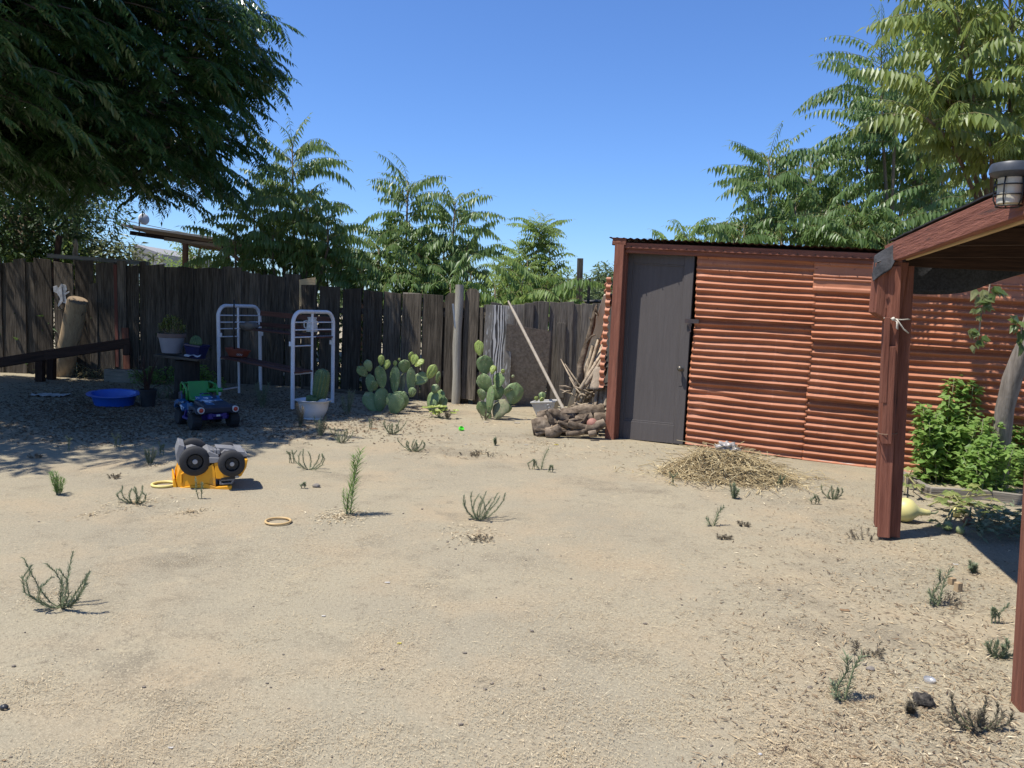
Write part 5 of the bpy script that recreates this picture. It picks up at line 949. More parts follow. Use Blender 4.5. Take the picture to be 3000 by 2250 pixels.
# fresh plant at the cactus feet
q = G(1288, 1224); t = thing('sprout', q, 'small yellow green leafy sprout before the smallest prickly pear', 'plant'); ml, ms = MB(), MB()
for i in range(16):
    a = random.random()*6.28; r = random.uniform(.03, .22); b = q+Vector((math.cos(a)*r, math.sin(a)*r*.5, random.uniform(.05, .16))); ms.tube([q, b], .003, 4); ml.leaves([tuple(b)]*3, [(math.cos(a+j*2.1), math.sin(a+j*2.1), .2) for j in range(3)], [(0, -.6, 1)]*3, .06, .05, rng.uniform(.4, 1, 3), .1, .1)
ms.build('stem', WST, t); ml.build('leaves', LEAF('lime_leaf', (.16, .22, .03), (.25, .31, .06), (.38, .42, .12), .25), t)
# ------------------------------------------------------------------ leafy bushes
BUSH = LEAF('round_green_leaf', (.085, .16, .030), (.155, .265, .058), (.28, .38, .11), .38, .5, .3)
def bushplant(name, label, foot, stems, L, W, mat, group=None, cat='plant', per=40, droop=.12, rad=.10, tint=.56):
    q = Vector(foot); t = thing(name, q, label, cat, group); ms, ml = MB(), MB()
    for (dx, dy, h, lx, ly) in stems:
        b = q+Vector((dx, dy, -.01)); P = [b, b+Vector((lx*.35, ly*.35, h*.5)), b+Vector((lx, ly, h))]; ms.tube(P, [.008, .006, .003], 5); n = int(per*h/.4)
        f = rng.random(n)**.75; o = np.outer((1-f)**2, P[0])+np.outer(2*f*(1-f), P[1])+np.outer(f*f, P[2]); a = rng.random(n)*6.283; rr = rad*(1.15-f*.75)*np.sqrt(rng.random(n))
        o = o+np.stack([np.cos(a)*rr, np.sin(a)*rr, rng.normal(0, .02, n)], 1); o[:, 2] = np.maximum(o[:, 2], .01)
        Dd = np.stack([np.cos(a), np.sin(a), rng.normal(.05, .35, n)], 1); Nn = np.stack([np.cos(a)*.3+rng.normal(0, .35, n), np.sin(a)*.3-.25+rng.normal(0, .35, n), np.ones(n)], 1)
        ml.leaves(o, Dd, Nn, L*rng.uniform(.6, 1.2, n), W*rng.uniform(.7, 1.15, n), np.clip(rng.normal(tint, .23, n)+.15*(f-.5), 0, 1), .10, droop)
    ms.build('stem', WST, t, smooth=True); ml.build('foliage', mat, t); return t
def ustems(n, rx, ry, h0, h1, lean=.08): return [(random.uniform(-rx, rx), random.uniform(-ry, ry), random.uniform(h0, h1), random.gauss(0, lean), random.gauss(0, lean)) for _ in range(n)]
g = Gh(2760, 1408); bushplant('leafy_bush', 'broad bright green leafy bush right of the patio post', (g.x, g.y, 0), ustems(20, .24, .16, .42, .66)+[(-.18, 0, .70, -.06, 0), (.20, .15, .98, .05, .05), (.12, .18, .95, .0, .0), (.24, .1, .9, .02, 0), (.05, .1, .8, 0, 0)], .074, .062, BUSH, 'bushes behind the patio post', 'bush', 72)
g = Gh(2895, 1448); bushplant('leafy_bush', 'lower leafy bush in front of the grey vine trunk', (g.x, g.y, 0), ustems(15, .17, .12, .3, .52)+[(-.05, .1, .66, 0, 0), (.02, .1, .62, .04, 0)], .062, .052, BUSH, 'bushes behind the patio post', 'bush', 72)
g = Gh(3000, 1422); bushplant('leafy_bush', 'leafy bush cut off by the right frame edge', (g.x, g.y, 0), ustems(10, .16, .12, .3, .6), .066, .055, BUSH, 'bushes behind the patio post', 'bush', 90)
g = Gh(455, 1125); bushplant('mint_plant', 'sunlit light green herb clump behind the black pot', (g.x, g.y, 0), ustems(16, .28, .12, .15, .30), .055, .035, LEAF('mint_leaf', (.08, .17, .03), (.14, .25, .055), (.26, .36, .11), .3), 'herbs at the fence foot', 'plant', 90)
g = Gh(608, 1135); bushplant('mint_plant', 'darker herb clump right of the stump table', (g.x, g.y, 0), ustems(14, .22, .12, .15, .36), .06, .035, BUSH, 'herbs at the fence foot', 'plant', 80)
g = Gh(600, 1170); 
g = Gh(637, 1120); t = thing('spiky_succulent', (g.x, g.y, 0), 'tall column plant with curled pale spiky leaves left of the bed end', 'plant'); ms, ml = MB(), MB(); top = D(631, 918, g.y)
for k, (dx, hh) in enumerate(((0, 1.), (.07, .82), (-.06, .7))):
    P = [Vector((g.x+dx, g.y, 0)), Vector((g.x+dx*1.1, g.y, top.z*hh*.5)), Vector((top.x+dx*.8, g.y, top.z*hh))]; stem(ms, ml, P, .075, .016, 110, .012, .25, .5, tint=.6)
ms.build('stem', WST, t); ml.build('leaves', LEAF('pale_spike_leaf', (.09, .12, .06), (.20, .23, .13), (.34, .35, .22), .1), t)
g = Gh(470, 1165); bushplant('dead_weed_clump', 'brown tangled dry plants at the foot of the stump table', (g.x, g.y, 0), ustems(22, .3, .15, .10, .26, .12), .04, .012, WEEDD, None, 'weeds', 40)
g = Gh(240, 1105); bushplant('dry_grass_clump', 'straw coloured grass clump at the foot of the propped log', (g.x+.25, g.y, 0), ustems(16, .30, .15, .10, .24, .12), .12, .008, LEAF('straw_leaf', (.2, .17, .08), (.32, .27, .14), (.45, .38, .2), .15, .8), None, 'grass', 50)
# ------------------------------------------------------------------ garden bed, gourds, squash vine
GRYB = MAT['grey_wood']; e = [Gh(2636, 1402), Gh(2722, 1455), Gh(2872, 1462), Gh(3090, 1488)]
t = thing('bed_edging', e[1], 'weathered timber edging of the garden bed under the bushes', 'edging')
for a, b in zip(e[:-1], e[1:]):
    a, b = a.copy(), b.copy(); a.z = b.z = .035; board('edging_board', GRYB if a is not e[1] else MAT['white_board'], t, a, b, .05, .09, (0, 0, 1))
def gourd(px, py, R, prof, label, mat, dirx, name='gourd'):
    q = G(px, py); k = S(q.y); t = thing(name, q, label, 'gourd'); rm = max(r for r, z in prof); d = Vector((dirx[0], dirx[1], dirx[2])).normalized()
    mb = MB(); mb.lathe([(r*R*k, z*R*k) for r, z in prof], q+Vector((0, 0, rm*R*k*.96)), 28, d.to_track_quat('Z', 'Y').to_matrix(), wob=.05); mb.build('fruit', mat, t, smooth=True)
    mb = MB(); e_ = q+Vector((0, 0, rm*R*k*.96))+d*(prof[-1][1]*R*k); mb.tube([e_-d*.01, e_+d*.03, e_+d*.05+Vector((0, 0, .02))], [.009, .007, .006], 6); mb.build('stalk', WST, t, smooth=True)
LEM = M('pale_yellow_rind', (.60, .52, .20), (.50, .46, .20), .45, 5, c=(.55, .36, .10), cscale=3, clo=.58, chi=.75, spec=.4); GGR = M('green_rind', (.16, .20, .08), (.27, .29, .14), .5, 7, spec=.4)
gourd(2648, 1530, 38, [(.01, -.95), (.5, -.85), (.88, -.45), (.98, 0), (.86, .42), (.55, .75), (.33, 1.05), (.25, 1.5), (.21, 1.85), (.12, 1.95)], 'large pale yellow bottle gourd beside the patio post', LEM, (1, -.1, -.06))
rnd_ = [(.01, -.95), (.45, -.9), (.85, -.5), (1, 0), (.85, .5), (.45, .85), (.05, .9)]
gourd(2775, 1556, 15, rnd_, 'round green gourd on the ground in the patio shadow', GGR, (.4, .2, .8)); gourd(2812, 1566, 13, rnd_, 'small pale green gourd at the front of the squash vine', GGR, (.3, -.3, .8)); gourd(2870, 1556, 14, rnd_, 'dark green gourd under the squash leaves', M('dark_rind', (.05, .08, .03), (.09, .12, .05), .5, 7), (0, .4, .8)); gourd(2798, 1516, 16, rnd_, 'cream gourd lying among the squash stems', LEM, (1, .2, .2))
gourd(2836, 1542, 15, rnd_, 'brown withered gourd in the middle of the squash vine', M('brown_rind', (.14, .07, .04), (.2, .11, .06), .8, 9), (.2, .2, .9))
q = G(2780, 1500); t = thing('squash_vine', q, 'sprawling squash vine with wilted yellow green leaves under the bushes', 'vine'); ms, ml = MB(), MB()
runs = [[(2660, 1440), (2700, 1462), (2760, 1475), (2830, 1490), (2900, 1500)], [(2720, 1500), (2770, 1485), (2840, 1510), (2920, 1530), (3040, 1520)], [(2648, 1470), (2650, 1425), (2675, 1420)], [(2760, 1560), (2790, 1520), (2850, 1505)], [(2870, 1520), (2950, 1540), (3060, 1560)]]
for r in runs:
    P = [Gh(x, y)+Vector((0, 0, random.uniform(.05, .16))) for x, y in r]; ms.tube(P, .007, 6)
    for i in range(len(P)-1):
        for _ in range(3 if r is not runs[2] else 2):
            f = random.random(); o = P[i]*(1-f)+P[i+1]*f; a = random.random()*6.28; e_ = o+Vector((math.cos(a)*.08, math.sin(a)*.08, random.uniform(-.02, .07))); ms.tube([o, e_], .0035, 5)
            tn = random.random(); sz = random.uniform(.05, .095)
            for j in range(5): b = a+(j-2)*.75; ml.leaves([tuple(e_)], [(math.cos(b), math.sin(b), .1)], [(random.gauss(0, .3), -.4, 1)], sz, sz*.62, tn, .06, .28)
ms.build('runner', M('squash_stem', (.26, .27, .10), (.2, .15, .08), .7, 9), t, smooth=True); ml.build('leaves', LEAF('squash_leaf', (.07, .11, .03), (.15, .2, .06), (.36, .36, .12), .3), t)
# low dull ground plants in the shade at the right
mb = MB(); n = 700; q = [Gh(random.uniform(2850, 3080), random.uniform(1525, 1590)) for _ in range(n)]; a = rng.random(n)*6.28
mb.leaves([(p.x, p.y, random.uniform(.02, .14)) for p in q], np.stack([np.cos(a), np.sin(a), rng.normal(.2, .3, n)], 1), np.stack([rng.normal(0, .4, n), rng.normal(0, .4, n), np.ones(n)], 1), .06, .022, rng.random(n), .1, .1); tag(mb.build('shaded_weeds', WEED, None, origin=Gh(2950, 1560)), 'low tangle of small leaves on the shaded soil at the right edge', 'ground cover', kind='stuff')
# ------------------------------------------------------------------ straw pile
c = Gh(2140, 1395); t = thing('straw_pile', (c.x, c.y, 0), 'heap of dry yellow straw in front of the corrugated wall', 'straw pile')
def pileh(x, y): 
    u = (x-c.x)/.58; v = (y-c.y)/.40; r2 = u*u+v*v; return max(0, .19*math.exp(-1.7*r2)+.07*math.exp(-3*((u+.45)**2+v*v*2))-.03)*(1+.35*noise.noise(Vector((x*5, y*5, 2))))
mb = MB(); mb.grid(lambda u, v: Vector((c.x+(u-.5)*2.1, c.y+(v-.5)*1.2, pileh(c.x+(u-.5)*2.1, c.y+(v-.5)*1.2)-.02)), 50, 34); mb.build('core', M('straw_core', (.17, .125, .065), (.26, .2, .11), 1, 30, lo=.4, hi=.6, bump=1.), t, smooth=True)
mb = MB(); n = 15000; xx = c.x+rng.normal(0, .31, n); yy = c.y+rng.normal(0, .20, n); zz_ = np.array([pileh(x, y) for x, y in zip(xx, yy)]); keep = (zz_ > .0)|(rng.random(n) < .3); xx, yy, zz_ = xx[keep], yy[keep], zz_[keep]; n = len(xx); a = rng.random(n)*6.28
mb.leaves(np.stack([xx, yy, zz_+rng.random(n)*.03-.005], 1), np.stack([np.cos(a), np.sin(a), rng.normal(-.05, .28, n)], 1), np.stack([rng.normal(0, .5, n), rng.normal(-.3, .5, n), np.ones(n)], 1), rng.uniform(.03, .10, n), np.where(rng.random(n) < .78, .0032, rng.uniform(.007, .014, n)), np.clip(rng.normal(.66, .24, n), 0, 1), .2, .1)
for _ in range(700):
    x = c.x+random.gauss(0, .28); y = c.y+random.gauss(0, .22); z = pileh(x, y)+.01; a = random.random()*6.28; L = random.uniform(.10, .34); d = Vector((math.cos(a), math.sin(a), random.uniform(-.25, .35))); p = Vector((x, y, z)); m_ = p+d*L*.5+Vector((0, 0, .03)); e_ = p+d*L
    e_.z = max(e_.z, .01); mb.tube([p, m_, e_], .0028, 4, tint=min(1, max(.2, random.gauss(.72, .15))))
mb.build('straw', TINT('yellow_straw', [(0, (.12, .08, .04)), (.3, (.23, .165, .09)), (.65, (.40, .31, .165)), (1, (.54, .45, .27))]), t)
q = D(2130, 1303, c.y+.05)-Vector((0, 0, .022)); t = thing('plastic_bag', q, 'crumpled translucent plastic bag on top of the straw heap', 'plastic bag'); mb = MB(); mb.ball(q, (.095, .05, .045), 16, .75, 2.6, seed=4); mb.ball(q+Vector((.06, -.01, -.02)), (.06, .05, .03), 12, .8, 3, seed=8); mb.build('bag', M('thin_plastic', (.32, .295, .275), (.26, .235, .215), .35, 9, spec=.5), t, smooth=True)
# ------------------------------------------------------------------ trees
AIL = LEAF('ailanthus_leaf', (.045, .10, .020), (.088, .17, .036), (.20, .275, .085), .30, .42, .4, under=(.12, .18, .06))
AILY = LEAF('yellowing_ailanthus_leaf', (.080, .135, .022), (.155, .225, .042), (.31, .34, .09), .32, .42, .4, under=(.18, .23, .07))
AILF = LEAF('far_ailanthus_leaf', (.07, .13, .03), (.13, .21, .05), (.24, .31, .08), .32, .5, .3)
NEEM = LEAF('dark_neem_leaf', (.018, .048, .013), (.037, .086, .024), (.095, .17, .05), .27, .28, .6)
RACH = M('leaf_stalk', (.17, .18, .06), (.22, .17, .07), .6, 20)
class Acc:
    def __init__(s): s.P = []; s.D = []; s.N = []; s.L = []; s.W = []; s.T = []
    def put(s, mb):
        mb.leaves(np.concatenate(s.P), np.concatenate(s.D), np.concatenate(s.N), np.concatenate(s.L), np.concatenate(s.W), np.concatenate(s.T), .16, .06)
def frond(acc, mb, base, yaw, elev, L, pairs, ll, lw, droop, hang, tint, r=.005, seg=6, fw=.16, dexp=1.7):
    s = (np.arange(pairs)+.5)/pairs*.86+.14; th = elev-droop*np.linspace(0, 1, 25)**dexp; st = L/24
    X = np.concatenate([[0], np.cumsum(np.cos(th[:-1])*st)]); Z = np.concatenate([[0], np.cumsum(np.sin(th[:-1])*st)]); tt = np.linspace(0, 1, 25)
    bend = random.gauss(0, .25); cy, sy = math.cos(yaw), math.sin(yaw)
    lat = bend*L*tt**2*.4
    C = np.stack([base[0]+X*cy-lat*sy, base[1]+X*sy+lat*cy, base[2]+Z], 1)
    pos = np.stack([np.interp(s, tt, C[:, k]) for k in range(3)], 1); tan = np.gradient(C, axis=0); tan /= np.linalg.norm(tan, axis=1, keepdims=True); T = np.stack([np.interp(s, tt, tan[:, k]) for k in range(3)], 1)
    Sd = np.array([-sy, cy, 0.]); dn = np.array([0, 0, -1.]); roll = random.gauss(0, .25)
    prof = (.62+.38*np.sin(np.pi*np.clip(s*.95+.02, 0, 1)))*np.where(s > .85, .8, 1)
    for sg in (1, -1):
        h = np.clip(hang+sg*roll*.5+rng.normal(0, .08, pairs), 0, 1)[:, None]
        d = Sd*sg*(1-h*.85)+dn*h+T*fw+rng.normal(0, .07, (pairs, 3)); n = np.array([0, 0, 1.])*(1-h)+Sd*sg*h*.9+T*.15+rng.normal(0, .15, (pairs, 3))
        acc.P.append(pos); acc.D.append(d); acc.N.append(n); acc.L.append(ll*prof*rng.uniform(.85, 1.1, pairs)); acc.W.append(lw*prof*rng.uniform(.85, 1.1, pairs)); acc.T.append(np.clip(tint+rng.normal(0, .13, pairs), 0, 1))
    acc.P.append(C[-1:]); acc.D.append(tan[-1:]); acc.N.append(np.array([[0, 0, 1.]])); acc.L.append(np.array([ll*.7])); acc.W.append(np.array([lw*.7])); acc.T.append(np.array([tint]))
    if r:
        k = [int(q) for q in np.linspace(0, 24, seg)]; mb.m = 1; mb.tube([tuple(C[i]) for i in k], [r*(1-.7*i/24) for i in k], 4, False); mb.m = 0
def leader(acc, mb, tr, P, s0, n, L, mat_t, pairs=14, ll=.20, lw=.060, r=.035, e_top=.88, e_bot=.2, droop=(.7, 1.45), hang=.80, tint=.5):
    n = int(n*1.1); P = [Vector(p) for p in P]; k = len(P)-1; tr.tube(P, [r*(1-.72*i/k) for i in range(k+1)], 8, jit=.1)
    for i in range(n):
        q = i/max(1, n-1); s = s0+(1-s0)*q; f = s*k; j = min(int(f), k-1); f -= j; b = P[j]*(1-f)+P[j+1]*f
        yaw = i*2.39996+random.gauss(0, .45); el = e_bot+(e_top-e_bot)*q**1.6+random.gauss(0, .22)
        if random.random() < .08: continue
        LL = L*(.55+.45*math.sin(math.pi*min(1, .25+.62*(1-q)+.1)))*random.uniform(.62, 1.18)*(1 if q < .85 else .72)
        frond(acc, mb, b, yaw, el, LL, max(6, int(pairs*LL/L+.5)), ll*random.uniform(.85, 1.1)*(1 if q < .85 else .7), lw*(1 if q < .85 else .7), random.uniform(*droop), hang*(1 if q < .85 else .8), tint+random.gauss(0, .17)+(.12 if q > .8 else 0))
def tree(name, label, foot, leaders, mat, group=None, **kw):
    t = thing(name, (foot[0], foot[1], 0), label, 'tree', group); acc, mb, tr = Acc(), MB(), MB()
    for (P, s0, n, L) in leaders: leader(acc, mb, tr, P, s0, n, L, None, **kw)
    acc.put(mb); tr.build('trunk', MAT['bark_trunk'], t, smooth=True); mb.build('crown', [mat, RACH], t); return t
def lead(Y, *px, foot=None):
    P = [D(x, y, Y+(i*.03)) for i, (x, y) in enumerate(px)]; f = Vector((P[0].x, P[0].y, 0)) if foot is None else Vector(foot); return [f]+P
def addsides(foot, Y, pts_, s0, n, L): return [(lead(Y+dy, (x, y+90), (x, y), foot=foot), s0, n, L) for x, y, dy in pts_]
Y = 13.7; f = D(860, 1000, Y); f.z = 0
tree('ailanthus_tree', 'tallest feathery tree behind the fence, partly behind the dark tree', f, [(lead(Y, (862, 720), (858, 540), (856, 420), foot=f), .42, 46, 1.10)]+addsides(f, Y, [(745, 600, .2), (960, 640, -.3), (800, 690, -.2), (900, 700, -.2), (690, 690, -.2), (1000, 730, .1), (820, 560, .3), (900, 580, -.2), (740, 720, .1), (960, 750, .1), (850, 760, .3)], .55, 20, .95), AIL, 'feathery trees behind the board fence')
f = D(1190, 1000, Y); f.z = 0
tree('ailanthus_tree', 'feathery tree with a curled top behind the middle of the fence', f, [(lead(Y, (1188, 790), (1192, 640), (1195, 535), foot=f), .48, 34, .95)]+addsides(f, Y, [(1110, 730, -.3), (1230, 760, -.4), (1150, 800, -.6), (1060, 790, -.3), (1160, 690, .2), (1230, 690, -.2), (1200, 810, -.5), (1100, 815, -.3)], .6, 17, .85), AIL, 'feathery trees behind the board fence')
f = D(1326, 1000, Y); f.z = 0
tree('ailanthus_tree', 'smaller feathery tree directly above the round fence post', f, [(lead(Y, (1322, 800), (1328, 680), (1334, 590), foot=f), .48, 32, .95)]+addsides(f, Y, [(1260, 790, -.3), (1380, 800, -.4), (1320, 830, -.8), (1300, 720, .2), (1370, 720, -.2), (1250, 830, -.6)], .6, 16, .8), AIL, 'feathery trees behind the board fence')
Y = 12.6; f = D(1530, 1000, Y); f.z = 0
tree('ailanthus_tree', 'low leafy thicket of feathery shoots over the gap in the fence', f, addsides(f, Y, [(1450, 840, .2), (1530, 830, 0), (1600, 835, .2), (1490, 880, -.3), (1570, 880, -.2), (1640, 860, .5)], .55, 17, .9), AILF, 'feathery trees behind the board fence', tint=.6)
Y = 23.; f = D(1570, 1000, Y); f.z = 0
tree('ailanthus_tree', 'farther pale green feathery tree between the fence and the shed', f, [(lead(Y, (1565, 780), (1580, 700), (1585, 665), foot=f), .45, 60, 1.0)]+addsides(f, Y, [(1520, 720, .3), (1610, 720, -.3), (1480, 760, 0), (1545, 760, -.5), (1620, 780, -.4), (1590, 800, -.6), (1500, 800, -.3)], .4, 30, .9), AILF, 'feathery trees behind the board fence', pairs=12, ll=.20, lw=.075, hang=.5, tint=.6)
Y = 12.4; f = D(2262, 1000, Y); f.z = 0
tree('ailanthus_tree', 'feathery tree of middle height over the shed roof', f, [(lead(Y, (2262, 660), (2256, 540), (2250, 468), foot=f), .5, 34, 1.05)]+addsides(f, Y, [(2375, 470, .2), (2330, 600, -.3), (2180, 660, -.2), (2420, 620, -.4), (2290, 690, -.7), (2360, 690, -.6), (2150, 700, -.4), (2230, 620, .4), (2450, 690, -.8), (2400, 560, .5)], .55, 19, .95), AIL, 'feathery trees behind the shed', tint=.55)
f = D(2010, 1000, 13.2); f.z = 0
tree('ailanthus_tree', 'lowest feathery sapling just showing over the left part of the shed roof', f, addsides(f, 13.2, [(2010, 690, 0), (2090, 700, -.1), (1960, 715, .2)], .55, 18, .85), AILF, 'feathery trees behind the shed', tint=.6)
Y = 12.3; f = D(2610, 1000, Y); f.z = 0
tree('ailanthus_tree', 'tall feathery tree with a visible trunk above the middle of the shed', f, [(lead(Y, (2600, 620), (2588, 430), (2582, 280), (2582, 150), foot=f), .48, 64, 1.38)]+addsides(f, Y, [(2700, 420, .5), (2730, 560, .3), (2640, 640, -.4), (2520, 640, -.4), (2560, 690, -.9), (2680, 680, -.6), (2780, 620, .2), (2480, 560, .3), (2640, 500, .7), (2540, 430, .6), (2700, 280, .8), (2620, 330, -.4), (2600, 700, -1.0), (2760, 480, .8)], .5, 22, 1.05), AIL, 'feathery trees behind the shed', pairs=16)
f = Vector((5.7, 9.5, 0)); mid_ = Vector((5.4, 8.9, 2.5))
def near(*px_):
    P = [D(x, y, Yq) for x, y, Yq in px_]; return [f, mid_]+P
tree('ailanthus_tree', 'nearest yellowish feathery tree hanging over the right end of the shed', f, [(near((2850, 300, 7.6), (2822, 160, 7.2), (2808, 60, 7.0)), .50, 36, .85), (near((2960, 330, 7.7), (2965, 120, 7.4), (2955, -60, 7.2)), .46, 40, .88), (near((3060, 330, 8.0), (3080, 120, 7.7), (3090, -60, 7.6)), .46, 30, .88), (near((2830, 120, 7.6), (2755, 20, 7.4), (2740, -70, 7.4)), .62, 20, .8), (near((2905, 480, 7.6), (2900, 420, 7.3)), .68, 18, .8), (near((3010, 500, 8.0), (3030, 420, 7.9)), .66, 20, .88), (near((2800, 440, 8.0), (2770, 380, 7.7)), .72, 16, .78), (near((2800, 330, 7.5), (2745, 235, 7.05)), .74, 20, .8), (near((2790, 420, 7.5), (2715, 345, 6.95)), .78, 16, .78)], AILY, 'feathery trees behind the shed', pairs=15, ll=.175, lw=.058, hang=.8, e_top=1.0, tint=.66)
# big dark tree at the left
TX = Vector((-9.1, 11.2, 0)); t = thing('shade_tree', TX, 'huge dark green tree overhanging the left fence and shading the corner', 'tree'); acc, mb, tr = Acc(), MB(), MB()
tr.tube([TX+Vector((0, 0, -.05)), TX+Vector((.05, 0, 1.2)), TX+Vector((.2, -.1, 2.6)), TX+Vector((.4, -.4, 4.5)), TX+Vector((.3, -.5, 7))], [.34, .26, .23, .17, .07], 14, jit=.15)
ELL = [((-7.0, 10.5, 5.2), (2.9, 3.0, 2.9), 1050), ((-7.3, 8.0, 5.0), (2.8, 2.6, 2.4), 470), ((-5.1, 10.7, 4.1), (1.5, 1.5, 1.6), 420), ((-8.6, 10.5, 5.2), (2.9, 3, 2.6), 380)]
for (c, r, n) in ELL:
    for _ in range(n):
        d = Vector(rng.normal(0, 1, 3)).normalized(); k = random.random()**.33
        if d.z > .75 and random.random() < .5: continue
        p = Vector((c[0]+d.x*r[0]*k, c[1]+d.y*r[1]*k, c[2]+d.z*r[2]*k)); out_ = Vector((d.x+.25, d.y*.8, 0)); 
        if out_.length < .05: out_ = Vector((1, 0, 0))
        yaw = math.atan2(out_.y, out_.x)+random.gauss(0, .75); Lt = random.uniform(.55, 1.0); el = .35 if d.z > .2 else -.08; el += random.gauss(0, .15)
        lo_ = 2.75 if p.x > -6.3 else 2.45
        if p.z < lo_: p.z = lo_+random.random()*.5
        s_ = (12.55-p.y)/.37; hx_, hz_ = p.x+.93*s_, p.z-2.247*s_
        if s_ > 0 and -1.1 < hz_ < 2.9 and -10.2 < hx_ < -6.3: continue
        if s_ > 0 and 1.0 < hz_ < 2.4 and -4.4 < hx_ < -2.9: continue
        pts_ = [p]; e_ = el
        for q in range(5): pts_.append(pts_[-1]+Vector((math.cos(yaw)*math.cos(e_), math.sin(yaw)*math.cos(e_), math.sin(e_)))*Lt/5); e_ -= .10
        e9 = pts_[-1]; lit = False
        for w9 in pts_[1:]:
            s_ = (12.35-w9.y)/.37; hx_, hz_ = w9.x+.93*s_, w9.z-2.247*s_
            if s_ > -.5 and ((-.7 < hz_ < 2.6 and -9.8 < hx_ < -6.4) or (.2 < hz_ < 2.5 and -4.4 < hx_ < -2.6)): lit = True
        if lit: continue
        if e9.z < (2.8 if e9.x > -6.4 else 2.5) or e9.x > -3.45-max(0, 4.3-e9.z)*.55: continue
        tr.tube([p+(Vector((c[0], c[1], c[2]+.2))-p)*.22]+pts_, [.016, .012, .010, .009, .007, .005, .003], 4, False)
        spt = random.gauss(.5, .28)
        for q in range(8):
            f_ = (q+.5)/8*5; j = min(int(f_), 4); b = pts_[j]*(1-(f_-j))+pts_[j+1]*(f_-j); frond(acc, mb, b, yaw+(.75 if q % 2 else -.75)*random.uniform(.3, 1.2), -.05-.1*q/2+random.gauss(0, .15), random.uniform(.34, .5), 9, .125, .042, random.uniform(.4, .9), .40, spt+random.gauss(0, .12), 0, fw=.35, dexp=1.2)
    for _ in range(7):
        d = Vector(rng.normal(0, 1, 3)).normalized(); e_ = Vector((c[0]+d.x*r[0]*.8, c[1]+d.y*r[1]*.8, c[2]+d.z*r[2]*.8)); s = TX+Vector((.3, -.3, random.uniform(2.4, 4.6))); tr.tube([s, (s+e_)/2+Vector((0, 0, .25)), e_], [.075, .05, .015], 7, False)
acc.put(mb); tr.build('trunk', M('dark_bark', (.05, .042, .033), (.09, .075, .06), .9, 9, (1, 1, .4), .5), t, smooth=True); mb.build('crown', [NEEM, RACH], t)
# ------------------------------------------------------------------ greenery farther off
def bushy(name, label, c, r, n, L, W, mat, trunk=None, group=None, cat='tree', lumps=14, seed=0):
    t = thing(name, (c[0], c[1], 0), label, cat, group); mb = MB(); rr = np.random.default_rng(seed); cs = rr.normal(0, 1, (lumps, 3)); cs /= np.linalg.norm(cs, axis=1, keepdims=True); cs *= (.35+.45*rr.random((lumps, 1))); k = rr.integers(0, lumps, n)
    d = rr.normal(0, 1, (n, 3)); d /= np.linalg.norm(d, axis=1, keepdims=True); P = cs[k]+d*(.40*rr.random((n, 1))**.4); P = P*np.array(r)+np.array(c); P[:, 2] = np.maximum(P[:, 2], .05)
    o = d.copy(); o[:, 2] = o[:, 2]*.4-.25+rr.normal(0, .3, n); Nn = d*.5+rr.normal(0, .4, (n, 3)); Nn[:, 2] += .8
    lt = rr.normal(.5, .18, lumps); mb.leaves(P, o+rr.normal(0, .4, (n, 3)), Nn, L*rr.uniform(.6, 1.2, n), W*rr.uniform(.7, 1.2, n), np.clip(lt[k]+rr.normal(0, .14, n), 0, 1), .15, .12); tr = MB()
    b = Vector((c[0], c[1], 0)); tr.tube([b, b+Vector((.05, 0, c[2]*.6)), Vector(c)], [r[0]*.09, r[0]*.07, r[0]*.04], 7)
    for q in cs[:8]: e_ = Vector(q*np.array(r)+np.array(c)); tr.tube([Vector((c[0], c[1], c[2]*.55)), (Vector(c)+e_)/2, e_], [r[0]*.05, r[0]*.03, r[0]*.012], 5, False)
    tr.build('trunk', MAT['bark_trunk'], t, smooth=True); mb.build('crown', mat, t); return t
DKG = LEAF('dark_green_leaf', (.020, .045, .013), (.038, .075, .022), (.085, .13, .04), .25, .5, .3); MANGO = LEAF('mango_leaf', (.07, .10, .025), (.15, .19, .06), (.30, .30, .14), .2, .4, .4); FARG = LEAF('distant_leaf', (.07, .10, .045), (.105, .145, .065), (.17, .21, .09), .2, .7, .15)
p = D(60, 690, 15.0); bushy('leafy_tree', 'dark leafy tree behind the left end of the fence', (p.x, p.y, 2.8), (2.0, 1.4, 1.8), 9000, .14, .06, DKG, lumps=30, seed=1)
p = D(215, 660, 17); bushy('leafy_tree', 'dim feathery tree behind the fence beside the mango bush', (p.x, p.y, 2.8), (1.1, 1.0, 1.6), 3600, .16, .04, DKG, lumps=14, seed=2)
p = D(350, 745, 15.2); bushy('mango_bush', 'rounded bush with long pale drooping leaves under the carport roof', (p.x, p.y, 2.05), (.72, .6, .62), 900, .21, .05, MANGO, lumps=22, cat='bush', seed=3)
p = D(575, 745, 21); bushy('leafy_tree', 'light green tree under the carport roof beside its post', (p.x, p.y, 2.3), (1.2, .9, .85), 1700, .17, .04, AILF, lumps=16, seed=4)
p = D(130, 740, 14.6); bushy('leafy_tree', 'sunlit green shrub poking above the left fence boards', (p.x, p.y, 2.0), (.8, .5, .55), 900, .12, .05, AILF, lumps=12, cat='bush', seed=12)
for i, (px, py, Y, rx, rz, lab) in enumerate(((1668, 850, 55, 2.2, 1.6, 'distant rounded tree left of the tall dark pole'), (1735, 858, 60, 2.1, 1.7, 'distant tree right of the thin pole'), (1785, 835, 62, 1.9, 2.4, 'distant taller tree touching the shed corner post'), (1600, 870, 50, 2.4, 1.3, 'distant low tree behind the pale feathery tree'))):
    p = D(px, py+12, Y); bushy('distant_tree', lab, (p.x, p.y, max(p.z, rz)), (rx, rx, rz), 2600, .34, .17, FARG, None, 'distant trees beyond the fence', lumps=24, seed=20+i)
